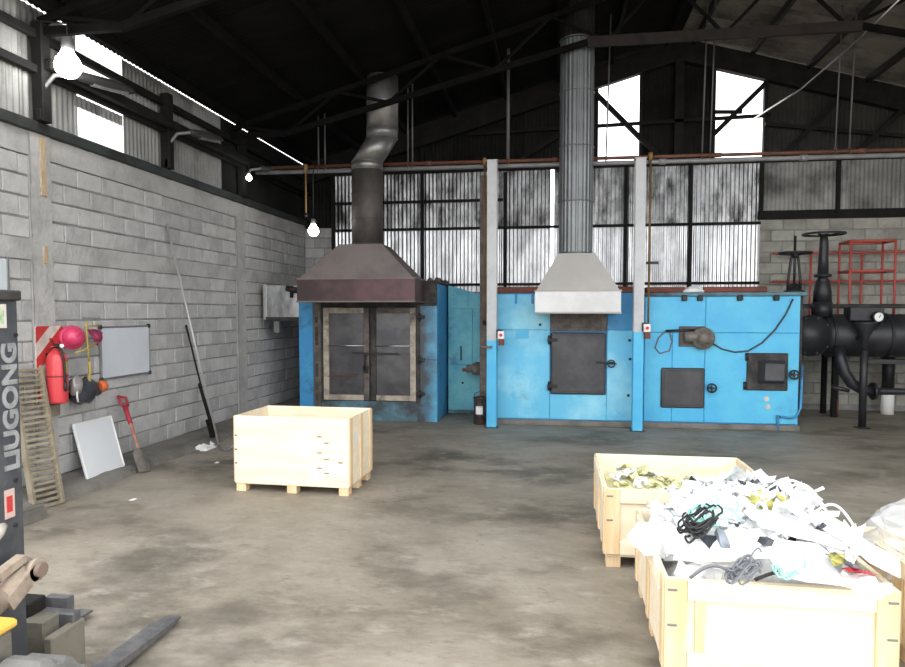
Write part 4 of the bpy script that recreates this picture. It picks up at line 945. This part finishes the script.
# floor litter by the kerb
def rag(px, py, sx, sy, h, m, label, seed, cat='litter'):
    p = onZ(px, py); mb = MB(); n = 7; vv = []
    for i in range(n):
        for j in range(n):
            x = (i/(n-1)-.5)*sx; y_ = (j/(n-1)-.5)*sy; e_ = max(0, 1-max(abs(x/sx*2),abs(y_/sy*2))**2)
            vv.append((p.x+x+.015*noise.noise(Vector((i,j,seed))), p.y+y_+.02*noise.noise(Vector((i+9,j,seed))), .004+e_*h*(.6+.8*abs(noise.noise(Vector((i*.7,j*.7,seed)))))))
    mb.add(vv, [(i*n+j,(i+1)*n+j,(i+1)*n+j+1,i*n+j+1) for i in range(n-1) for j in range(n-1)])
    tag(mb.build('litter', m), label, cat)
rag(204, 449, .22, .3, .07, label_white, 'white crumpled rag on the floor below the long steel rod', 1)
rag(195, 452, .10, .1, .04, kerb_conc, 'small grey lump left of the white rag on the floor', 2)
rag(211, 445, .07, .1, .05, label_white, 'small white scrap right of the white rag on the floor', 3)
rag(133, 500, .05, .07, .012, label_white, 'tiny white scrap on the floor below the shovel', 4)
rag(217, 463, .05, .07, .012, label_white, 'tiny white scrap on the floor left of the plywood crate', 5)
rag(198, 438, .25, .08, .03, cast_conc, 'flat pale scrap lying on the kerb by the black shovel', 6)
# grey beam on the floor behind the mast
a = onZ(14, 531, .05); b = onZ(40, 512, .05)
tag(MB().bar(a+Vector((-.25,-.35,.02)), b, .14, .10).bar(a+Vector((-.25,-.35,.075)), b+Vector((0,0,.055)), .10, .02).build('floor_beam', kerb_conc), 'grey concrete beam lying on the floor at the foot of the ladder', 'beam')

# ------------------------------------------------------------------ forklift
fk = thing('forklift', 'yellow and dark grey forklift with lowered forks at the lower left edge', 'forklift', (-2.45, 1.6, 0))
def mast_rail(x0, x1):
    s_ = 1 if x1 > -2.4 else -1
    m_ = MB().cbox(x1-.03, x1, 2.24, 2.375, .12, 1.845, .004).cbox(x0, x1-.028, 2.24, 2.262, .12, 1.845, .003).cbox(x0, x1-.028, 2.353, 2.375, .12, 1.845, .003)
    return m_.build('mast_rail', mast_dark, fk)
mr = mast_rail(-2.19, -2.10); 
MB().cbox(-2.80,-2.77,2.24,2.375,.12,1.845,.004).cbox(-2.772,-2.70,2.24,2.262,.12,1.845,.003).cbox(-2.772,-2.70,2.353,2.375,.12,1.845,.003).build('mast_rail', mast_dark, fk)
MB().cbox(-2.82,-2.085,2.22,2.385,1.845,1.885,.006).build('mast_top', soot, fk)
MB().cbox(-2.78,-2.12,2.26,2.30,1.1,1.2,.006).build('mast_crossbar', mast_dark, fk); MB().cbox(-2.78,-2.12,2.26,2.30,.3,.42,.006).build('mast_crossbar', mast_dark, fk)
# lettering on the outer face of the rail
def text_mesh(txt, size, bold=0.0):
    cu = bpy.data.curves.new('lettering', 'FONT'); cu.body = txt; cu.size = size; cu.extrude = .002; cu.offset = bold
    ob = bpy.data.objects.new('lettering', cu); C.objects.link(ob); dg = bpy.context.evaluated_depsgraph_get()
    me = bpy.data.meshes.new_from_object(ob.evaluated_get(dg)); bpy.data.objects.remove(ob); bpy.data.curves.remove(cu); return me
def place_text(me, M, name, m, parent):
    me.transform(M); me.materials.clear(); me.materials.append(m); me.name = name
    o = bpy.data.objects.new(name, me); C.objects.link(o); o.parent = parent; return o
me = text_mesh('LIUGONG', .1, .004)
xs_ = [v.co.x for v in me.vertices]; ys_ = [v.co.y for v in me.vertices]
w = max(xs_)-min(xs_); h = max(ys_)-min(ys_)
zl0 = onX(10, 470, -2.10).z; zl1 = onX(10, 343, -2.10).z; yl0, yl1 = onX(2.0, 400, -2.10).y, onX(17.5, 400, -2.10).y
# text x -> +Z, text y -> -Y ... the foot of the letters is the right-hand edge
M_ = Matrix(((0,0,1,-2.0985),(0,-(yl1-yl0)/h,0,yl1+min(ys_)*(yl1-yl0)/h),((zl1-zl0)/w,0,0,zl0-min(xs_)*(zl1-zl0)/w),(0,0,0,1)))
place_text(me, WM[fk.name].inverted() @ M_, 'lettering', letter_grey, fk)
def decal(px0, py0, px1, py1, m, name):
    a = onX(px0,py0,-2.0995); b = onX(px1,py1,-2.0995)
    return MB().cbox(-2.101,-2.097,a.y,b.y,b.z,a.z,.001).build(name, m, fk)
dc = decal(-8, 304, 6.5, 328, sign_white, 'sticker'); a = onX(-3,308,-2.0965); b = onX(4.5,324,-2.0965); MB().cbox(-2.098,-2.0955,a.y,b.y,b.z,a.z,.001).build('sticker_print', mat('print_green',(.25,.38,.20),.6,col2=(.5,.55,.42),scale=40), dc)
dc = decal(4, 491, 15, 516, mat('sticker_pink',(.52,.38,.34),.6), 'sticker'); a = onX(6.5,497,-2.0965); b = onX(13,511,-2.0965); MB().cbox(-2.098,-2.0955,a.y,b.y,b.z,a.z,.001).build('sticker_print', sign_red, dc)
for py in (335, 480, 525): q = onX(15, py, -2.1); MB().cyl((-2.102,q.y,q.z),(-2.092,q.y,q.z),.008,8).build('bolt', iron, fk)
# tilt cylinder and its clevis
e = onX(33, 570, -2.0)
MB().cyl((-2.02,1.75,.62),(-2.02,2.16,.74),.045,16).build('tilt_cylinder', cyl_beige, fk)
MB().cyl((-2.02,2.10,.72),(-2.02,e.y-.02,.80),.03,14).build('tilt_rod', cyl_beige, fk)
for x in (-2.055, -1.995): MB().cyl((x,e.y,.80),(x+.02,e.y,.80),.045,18).bar((x+.01,e.y,.80),(x+.01,e.y-.14,.72),.02,.06).build('clevis', cyl_beige, fk)
MB().cyl((-2.09,e.y,.80),(-1.955,e.y,.80),.028,12).build('clevis_pin', mat('pin_rust',(.19,.14,.11),.7), fk)
MB().bar((-2.03,e.y-.02,.85),(-2.03,e.y-.24,.80),.04,.03).build('clevis_arm', cyl_beige, fk)
MB().tube([(-2.03,2.02,.70),(-2.03,2.06,.84),(-2.04,2.12,.93),(-2.05,2.20,.97),(-2.08,2.25,.98)],.016,8).build('hose', mat('hose_beige',(.40,.37,.32),.7), fk)
# carriage and forks
MB().cbox(-2.86,-2.04,2.56,2.61,.40,.50,.006).build('carriage_plate', fork_m, fk); MB().cbox(-2.86,-2.04,2.56,2.61,.10,.20,.006).build('carriage_plate', fork_m, fk)
for x in (-2.16, -2.74): MB().cbox(x-.05,x+.05,2.47,2.57,.10,.50,.006).build('carriage_roller_plate', body_grey, fk)
MB().cbox(-2.07,-2.03,2.42,2.62,.08,.46,.006).build('carriage_side', body_grey, fk)
MB().cbox(-2.36,-2.20,2.50,2.60,.46,.56,.006).build('carriage_stop', steel_dark, fk)
for x in (-2.165, -2.725):
    x0, x1 = x-.055, x+.055
    v = [(x0,2.62,.03),(x1,2.62,.03),(x1,3.35,.03),(x0,3.35,.03),(x0+.01,3.52,.03),(x1-.01,3.52,.03)]
    MB().add([(x0,2.61,.03),(x1,2.61,.03),(x1,2.61,.54),(x0,2.61,.54),(x0,2.655,.54),(x1,2.655,.54),(x1,2.665,.085),(x0,2.665,.085),
              (x1,3.36,.058),(x0,3.36,.058),(x1-.015,3.53,.042),(x0+.015,3.53,.042),(x1-.015,3.53,.030),(x0+.015,3.53,.030),(x1,3.36,.03),(x0,3.36,.03)],
             [(0,3,2,1),(3,4,5,2),(4,7,6,5),(7,9,8,6),(9,11,10,8),(11,13,12,10),(13,15,14,12),(15,0,1,14),(1,2,5,6),(1,6,8,14),(14,8,10,12),(0,7,4,3),(0,15,9,7),(15,13,11,9)]).build('fork', fork_m, fk)
# wheels, fender, chassis
def wheel(x0, x1, yc, r):
    t_ = MB(); n = 48; vv = []
    prof = [(x0,.72),(x0+.01,.93),(x0+.035,1.0),(x1-.035,1.0),(x1-.01,.93),(x1,.72)]
    for (x, k_) in prof:
        for i in range(n):
            a = 2*math.pi*i/n; rr = r*k_*(1 if (k_ < .95 or i % 3) else .955); vv.append((x, yc+math.cos(a)*rr, r+math.sin(a)*rr))
    fs = [(j*n+i, j*n+(i+1)%n, (j+1)*n+(i+1)%n, (j+1)*n+i) for j in range(5) for i in range(n)]
    fs += [tuple(range(n))[::-1], tuple(range(5*n,6*n))]
    w_ = t_.add(vv, fs).build('wheel', tyre_m, fk)
    MB().lathe((x1-.02,yc,r),(1,0,0),[(r*.62,0),(r*.60,.03),(r*.35,.01),(r*.3,.05),(.02,.055)],24).build('wheel_rim', yellow_body, w_)
    return w_
wheel(-1.865, -1.66, 1.93, .315); wheel(-3.24, -3.035, 1.93, .315)
MB().cbox(-1.93,-1.868,1.6,2.05,.36,.69,.01).build('chassis_plate', body_grey, fk)
fy0 = onX(21, 640, -2.0)
mb = MB().cbox(-2.30,-1.86,1.1,2.07,.69,.725,.012).build('fender', yellow_body, fk)
MB().cbox(-2.95,-2.06,.1,2.1,.28,.72,.02).build('chassis', body_grey, fk)
MB().cbox(-2.90,-2.10,-.2,1.2,.72,1.05,.03).build('seat_deck', yellow_body, fk)
MB().cbox(-2.92,-2.05,-.55,.1,.25,1.05,.05).build('counterweight', yellow_body, fk)
wheel(-2.05, -1.85, .15, .27); wheel(-3.12, -2.92, .15, .27)
MB().cbox(-2.72,-2.28,.15,.6,1.05,1.14,.03).build('seat', black_plastic, fk); MB().cbox(-2.72,-2.28,.05,.17,1.12,1.55,.03).build('seat_back', black_plastic, fk)

# ------------------------------------------------------------------ crates
def crate(label, cx, cy, rz, W, D, Hh, kind):
    t = thing('wooden_crate', label, 'crate', (cx, cy, 0), rz, 'plywood crates')
    zb = .10; w2, d2 = W/2, D/2; T = .018
    def lb(name, *a, m=wood, c=.003): return MB().cbox(*a, c).build(name, m, t, local=True)
    for x in (-w2+.06, 0, w2-.06):
        for y_ in (-d2+.06, 0, d2-.06): lb('pallet_block', x-.05, x+.05, y_-.05, y_+.05, 0, zb-.02, m=wood_v)
    for y_ in (-d2+.06, 0, d2-.06): lb('deck_board', -w2+.005, w2-.005, y_-.06, y_+.06, zb-.02, zb, m=wood)
    lb('floor_panel', -w2+.02, w2-.02, -d2+.02, d2-.02, zb, zb+.012)
    f_ = lb('front_panel', -w2, w2, -d2, -d2+T, zb-.01, Hh); lb('back_panel', -w2, w2, d2-T, d2, zb-.01, Hh)
    s1 = lb('side_panel', -w2, -w2+T, -d2+T, d2-T, zb-.01, Hh-.003); s2 = lb('side_panel', w2-T, w2, -d2+T, d2-T, zb-.01, Hh-.003)
    for sx, sp in ((-1, s1), (1, s2)):
        xo = sx*w2
        for y_ in (-d2+.045, 0, d2-.045):
            MB().cbox(xo, xo+sx*.012, y_-.04, y_+.04, zb-.005, Hh-.005, .003).build('batten', wood_v, sp, local=True)
        if kind != 'left': MB().cbox(xo, xo+sx*.018, -d2+.1, d2-.1, Hh-.10, Hh-.008, .003).build('batten', wood, sp, local=True)
    if kind in ('front', 'rear'):
        yo = -d2
        for x in (-w2+.05, w2-.05): MB().cbox(x-.048, x+.048, yo-.018, yo, zb, Hh-.001, .003).build('batten', wood_v, f_, local=True)
        MB().cbox(-w2+.1, w2-.1, yo-.018, yo, Hh-.10, Hh-.001, .003).build('batten', wood, f_, local=True)
        MB().cbox(-w2+.1, w2-.1, yo-.018, yo, zb, zb+.09, .003).build('batten', wood, f_, local=True)
        if kind == 'front': MB().cbox(-w2+.135, -w2+.18, yo-.016, yo, zb+.09, Hh-.10, .003).build('batten', wood_v, f_, local=True)
        for x in (-w2+.03, w2-.03):
            for z in (Hh-.05, Hh-.22): MB().cbox(x-.022, x+.022, yo-.022, yo-.016, z-.006, z+.006, .002).build('clip', lamp_grey, f_, local=True)
    if kind == 'left':
        MB().cbox(w2*.33, w2-.005, -d2-.004, -d2, zb+.02, Hh-.15, .002).build('plank_patch', wood, f_, local=True)
        for z in (.28,.42,.56): MB().cbox(-w2+.005, -w2+.03, -d2-.004, -d2, z, z+.012, .002).build('clip', iron, f_, local=True)
        for x, z in ((w2*.5,.58),(w2*.5,.42),(w2*.5,.27),(w2*.62,.52),(w2*.62,.36),(w2*.62,.22),(w2*.86,.33)): MB().cbox(x-.025, x+.025, -d2-.007, -d2-.003, z-.007, z+.007, .002).build('staple', mat('wood_knot',(.34,.20,.10),.8), f_, local=True)
        # white arrow sticker on the right side
        xo = w2+.003
        MB().add([(xo,-.20,.60),(xo,-.13,.60),(xo,-.13,.64),(xo,-.07,.575),(xo,-.13,.52),(xo,-.13,.55),(xo,-.15,.55),(xo,-.15,.40),(xo,-.185,.40),(xo,-.185,.55),(xo,-.20,.55)],[tuple(range(11))]).build('arrow_sticker', label_white, s2, local=True)
    return t
crate('empty plywood crate on pallet blocks in front of the left furnace', -2.555, 6.645, R_(-1.5), 1.20, .75, .765, 'left')
C2 = crate('half-filled wooden crate behind the overflowing one, holding pale yellow scraps', .955, 5.36, 0, 1.18, 1.18, .565, 'rear')
C1 = crate('overflowing wooden crate in the right foreground heaped with white plastic waste', 1.045, 3.82, R_(-.3), 1.02, 1.14, .54, 'front')
C4 = crate('wooden crate at the right edge holding a clear plastic bag', 2.36, 3.72, 0, 1.16, 1.0, .54, 'rear')

# ------------------------------------------------------------------ waste
def crumple(mb, c_, sx, sy, seed, mi, lift=.5, tilt=None, n=6, sm=False):
    rr = random.Random(seed); E_ = Matrix.Rotation(rr.uniform(0,6.28),3,'Z') @ Matrix.Rotation(rr.uniform(-.6,.6) if tilt is None else tilt,3,'X') @ Matrix.Rotation(rr.uniform(-.5,.5),3,'Y')
    vv = []
    for i in range(n):
        for j in range(n):
            x = (i/(n-1)-.5)*sx; y_ = (j/(n-1)-.5)*sy
            q = Vector((i*.9+seed*3.1, j*.9, seed))
            v = Vector((x+noise.noise(q)*sx*.2, y_+noise.noise(q+Vector((5,5,5)))*sy*.2, noise.noise(q*1.1+Vector((9,0,2)))*min(sx,sy)*lift))
            vv.append(Vector(c_)+E_ @ v)
    mb.add(vv, [(i*n+j,(i+1)*n+j,(i+1)*n+j+1,i*n+j+1) for i in range(n-1) for j in range(n-1)], mi, sm)
def heap(name, label, x0, x1, y0, y1, zb, hf, mats, nscrap, seed, sizes=(.08,.26), weights=None, hcut=0):
    rr = random.Random(seed); mb = MB(); n = 40; vv = []
    for i in range(n+1):
        for j in range(n+1):
            x = x0+(x1-x0)*i/n; y_ = y0+(y1-y0)*j/n
            e_ = noise.noise(Vector((x*6,y_*6,seed)))*.05+noise.noise(Vector((x*17,y_*17,seed)))*.03
            vv.append((x,y_,max(zb, hf(x,y_)+e_)))
    mb.add(vv, [(i*(n+1)+j,(i+1)*(n+1)+j,(i+1)*(n+1)+j+1,i*(n+1)+j+1) for i in range(n) for j in range(n)], 0)
    k_ = rr.choices(range(len(mats)), weights or [1]*len(mats), k=nscrap)
    for i in range(nscrap):
        x = rr.uniform(x0+.10,x1-.10); y_ = rr.uniform(y0+.12,y1-.10); s_ = rr.uniform(*sizes)
        if k_[i] > 1: s_ *= .6
        crumple(mb, (x,y_,hf(x,y_)+.02+rr.uniform(0,.03)), s_, s_*rr.uniform(.5,1), seed*100+i, k_[i])
    o = mb.build(name, mats); tag(o, label, 'waste', kind='stuff'); return o
cx1, cy1 = 1.045, 3.82
def h1_(x, y_):
    u = (x-cx1)/.51; v = (y_-cy1)/.57
    return .45+.34*max(0,1-abs(u-.12)**1.7)*max(0,1-abs(v-.10)**2.2)
heap('waste_heap', 'heap of crumpled white plastic waste overflowing the foreground crate', .57, 1.52, 3.29, 4.35, .30, h1_, [white_plastic, foam_white, teal_plastic, black_plastic, grey_plastic, clear_film], 210, 3, (.10,.30), [40,34,6,5,6,8])
def h2_(x, y_):
    return .30+.18*max(0,1-((x-.62)/.34)**2)*max(0,1-((y_-5.55)/.4)**2)+.17*max(0,1-((x-1.15)/.45)**2)*max(0,1-((y_-5.2)/.5)**2)
heap('waste_heap', 'pale yellow and white scrap heap inside the half-filled rear crate', .40, 1.50, 4.81, 5.90, .15, h2_, [pale_yellow, white_plastic, pale_yellow, grey_plastic], 90, 5, (.08,.2), [4,4,3,1])

def blk(name, label, c_, s_, rot, m, cat, seed):
    bm = bmesh.new(); bmesh.ops.create_cube(bm, size=1); bmesh.ops.subdivide_edges(bm, edges=bm.edges[:], cuts=4, use_grid_fill=True)
    M_ = Matrix.Translation(Vector(c_)) @ Matrix.Rotation(rot[2],4,'Z') @ Matrix.Rotation(rot[1],4,'Y') @ Matrix.Rotation(rot[0],4,'X')
    mb = MB(); bm.verts.index_update()
    vv = []
    for v in bm.verts:
        q = Vector((v.co.x*s_[0], v.co.y*s_[1], v.co.z*s_[2])); d_ = noise.noise_vector(q*9+Vector((seed,0,0)))*min(s_)*.35
        vv.append(M_ @ (q+d_))
    mb.add(vv, [[v.index for v in f.verts] for f in bm.faces]); bm.free()
    return tag(mb.build(name, m), label, cat)
def P1(px, py, z): return onZ(px, py, z)
# large single pieces on the heap
p = P1(655, 540, .58); blk('foam_block', 'white foam slab jutting out over the left edge of the overflowing crate', (p.x+.03,p.y,p.z), (.26,.20,.10), (.1,.1,.3), foam_white, 'foam', 1)
p = P1(730, 545, .70); blk('foam_sheet', 'large white foam sheet lying at the front of the heap', (p.x,p.y,p.z), (.36,.20,.03), (.25,-.05,.1), foam_white, 'foam', 2)
p = P1(700, 552, .64); blk('foam_sheet', 'white foam piece at the front left corner of the heap', (p.x,p.y,p.z), (.24,.16,.03), (.3,.1,-.2), foam_white, 'foam', 3)
p = P1(790, 520, .74); blk('foam_sheet', 'broad white foam sheet on the right top of the heap', (p.x,p.y,p.z), (.42,.36,.03), (.15,.25,.1), foam_white, 'foam', 4)
p = P1(735, 500, .78); blk('foam_sheet', 'white foam sheet on the crest of the heap', (p.x,p.y,p.z), (.34,.25,.04), (.1,-.1,.5), foam_white, 'foam', 5)
p = P1(800, 560, .66); blk('foam_sheet', 'white foam sheet low on the right front of the heap', (p.x,p.y,p.z), (.30,.24,.03), (.4,.2,.3), foam_white, 'foam', 6)
mb = MB(); pa = [P1(820,520,.74), P1(845,535,.70), P1(870,555,.64), P1(900,570,.60)]; vv = []
for i, q in enumerate(pa):
    d_ = Vector((.4,.9,0)).normalized()*.085
    vv += [q-d_, q+d_+Vector((0,0,.03)), q+d_+Vector((0,0,.018)), q-d_+Vector((0,0,-.012))]
fs = []
for i in range(3):
    for j in range(4): fs.append((4*i+j, 4*i+(j+1)%4, 4*i+4+(j+1)%4, 4*i+4+j))
mb.add(vv, fs+[(3,2,1,0),(12,13,14,15)]); tag(mb.build('foam_strip', foam_white), 'long white foam strip sliding over the right side of the overflowing crate', 'foam')
mb = MB(); q = P1(845, 562, .66); crumple(mb, q, .34, .16, 42, 0, .15, -.35, 8); tag(mb.build('black_film', grey_plastic), 'dark grey plastic film on the right of the heap beside the red packet', 'plastic')
mb = MB(); q = P1(858, 571, .64); crumple(mb, q, .12, .08, 43, 0, .3, -.3, 7); tag(mb.build('red_packet', red_plastic), 'small red packet near the right front corner of the heap', 'packet')
mb = MB(); q = P1(862, 584, .60); crumple(mb, q, .20, .14, 47, 0, .3, -.3, 7); tag(mb.build('white_bag', white_plastic), 'crumpled white bag under the red packet', 'bag')
for (px,py,z,sz,lab) in ((757,503,.80,.06,'yellow-green mesh lump left of its twin on the heap crest'),(775,502,.80,.055,'yellow-green mesh lump right of its twin on the heap crest'),(838,559,.70,.03,'tiny lime scrap on the dark film right of the heap')):
    q = P1(px,py,z); tag(blob(q, sz, sz, sz*.8, px, .8, 16, 12).build('yellow_mesh', yellow_plastic), lab, 'plastic')
def loops(c_, R, n, seed, r, m, name, label, flat=.4):
    rr = random.Random(seed); mb = MB()
    for i in range(n):
        pts = []; a0 = rr.uniform(0,6.28); k1 = rr.uniform(.7,1.2); tl = Vector((rr.uniform(-.5,.5), rr.uniform(-.6,.1), 1)).normalized(); u = tl.orthogonal().normalized(); w = tl.cross(u); o_ = Vector((rr.uniform(-.04,.04),rr.uniform(-.04,.04),rr.uniform(0,.03)))
        for t_ in range(18):
            a = a0+t_/17*rr.uniform(4.6,4.9); pts.append(Vector(c_)+o_+u*math.cos(a)*R*k1+w*math.sin(a)*R*k1*flat+Vector((0,0,.01*math.sin(3*a))))
        mb.tube(pts, r, 5)
    return tag(mb.build(name, m), label, 'cable')
loops(P1(703,521,.80), .10, 9, 1, .0055, cable_m, 'cable_coil', 'tangled black cable coil upper left on the heap')
loops(P1(745,572,.66), .085, 12, 2, .0045, cable_grey, 'cable_coil', 'grey bundle of wires at the front middle of the heap', .25)
loops(P1(690,533,.74), .06, 7, 3, .006, cable_m, 'cable_coil', 'small black wire tangle left of the larger coil')
loops(P1(712,512,.82), .13, 4, 4, .006, teal_plastic, 'cable_coil', 'mint green tubing loops over the black cable coil')
loops(P1(790,575,.64), .10, 4, 5, .005, teal_plastic, 'cable_coil', 'mint green tubing low on the front of the heap', .3)
def wire(pts, r, m, label): tag(MB().tube(pts, r, 6).build('wire', m), label, 'wire')
def arc(p0, p1, top, n=12):
    return [Vector(p0).lerp(Vector(p1), i/n)+Vector((0,0,top*math.sin(math.pi*i/n))) for i in range(n+1)]
wire(arc(P1(766,490,.84), P1(822,506,.82), .09), .007, cable_white, 'white wire arching over the back right of the heap')
wire(arc(P1(778,498,.82), P1(830,518,.78), .12), .007, cable_white, 'longest white wire loop above the right slope of the heap')
wire(arc(P1(815,512,.78), P1(856,530,.70), .08), .007, cable_white, 'short white wire loop ending right of the heap')
wire(arc(P1(690,578,.58), P1(735,575,.62), .05), .008, cable_grey, 'grey wire curving along the front left of the heap')
wire(arc(P1(755,580,.60), P1(800,573,.62), .02), .008, cable_m, 'black wire running right from the grey wire bundle')
q = onZ(690, 487, .52); blk('dark_scrap', 'dark bent scrap sticking up in the rear crate', (q.x,q.y,q.z), (.05,.05,.14), (.2,.5,.3), black_plastic, 'scrap', 8)
q = onZ(712, 545, .70); blk('dark_scrap', 'black plastic chip in the middle of the heap', (q.x,q.y,q.z), (.07,.10,.03), (.5,.2,.3), black_plastic, 'scrap', 9)
q = onZ(723, 540, .72); blk('dark_scrap', 'charcoal plastic strip right of the black chip', (q.x,q.y,q.z), (.04,.12,.03), (.5,.1,.1), grey_plastic, 'scrap', 10)
q = onZ(765, 541, .74); blk('dark_scrap', 'small black connector on the white foam right of centre', (q.x,q.y,q.z), (.06,.04,.03), (.3,.2,.6), black_plastic, 'scrap', 11)
q = onZ(737, 533, .78); blk('brown_scrap', 'small tan cardboard scrap in the middle of the heap', (q.x,q.y,q.z), (.07,.05,.02), (.4,.1,.2), wood, 'scrap', 12)
# clear bag in the right crate
def bag(c_, rx, ry, rz_, seed, name, label):
    mb = MB(); n, m = 40, 28; vv = []; c_ = Vector(c_)
    for i in range(m+1):
        th = math.pi*i/m
        for k_ in range(n):
            ph = 2*math.pi*k_/n; d_ = Vector((math.sin(th)*math.cos(ph), math.sin(th)*math.sin(ph), math.cos(th)))
            e_ = 1+.35*noise.noise(d_*1.8+Vector((seed,0,0)))+.16*noise.noise(d_*5+Vector((0,seed,0)))
            v = c_+Vector((d_.x*rx,d_.y*ry,d_.z*rz_))*e_; v.z = max(v.z, c_.z-rz_*.8); vv.append(v)
    mb.add(vv, [(i*n+k_,(i+1)*n+k_,(i+1)*n+(k_+1)%n,i*n+(k_+1)%n) for i in range(m) for k_ in range(n)])
    return tag(mb.build(name, clear_film), label, 'bag')
bag((2.20,4.0,.50), .46, .38, .24, 9, 'plastic_bag', 'crumpled clear plastic bag bulging out of the crate at the right edge')
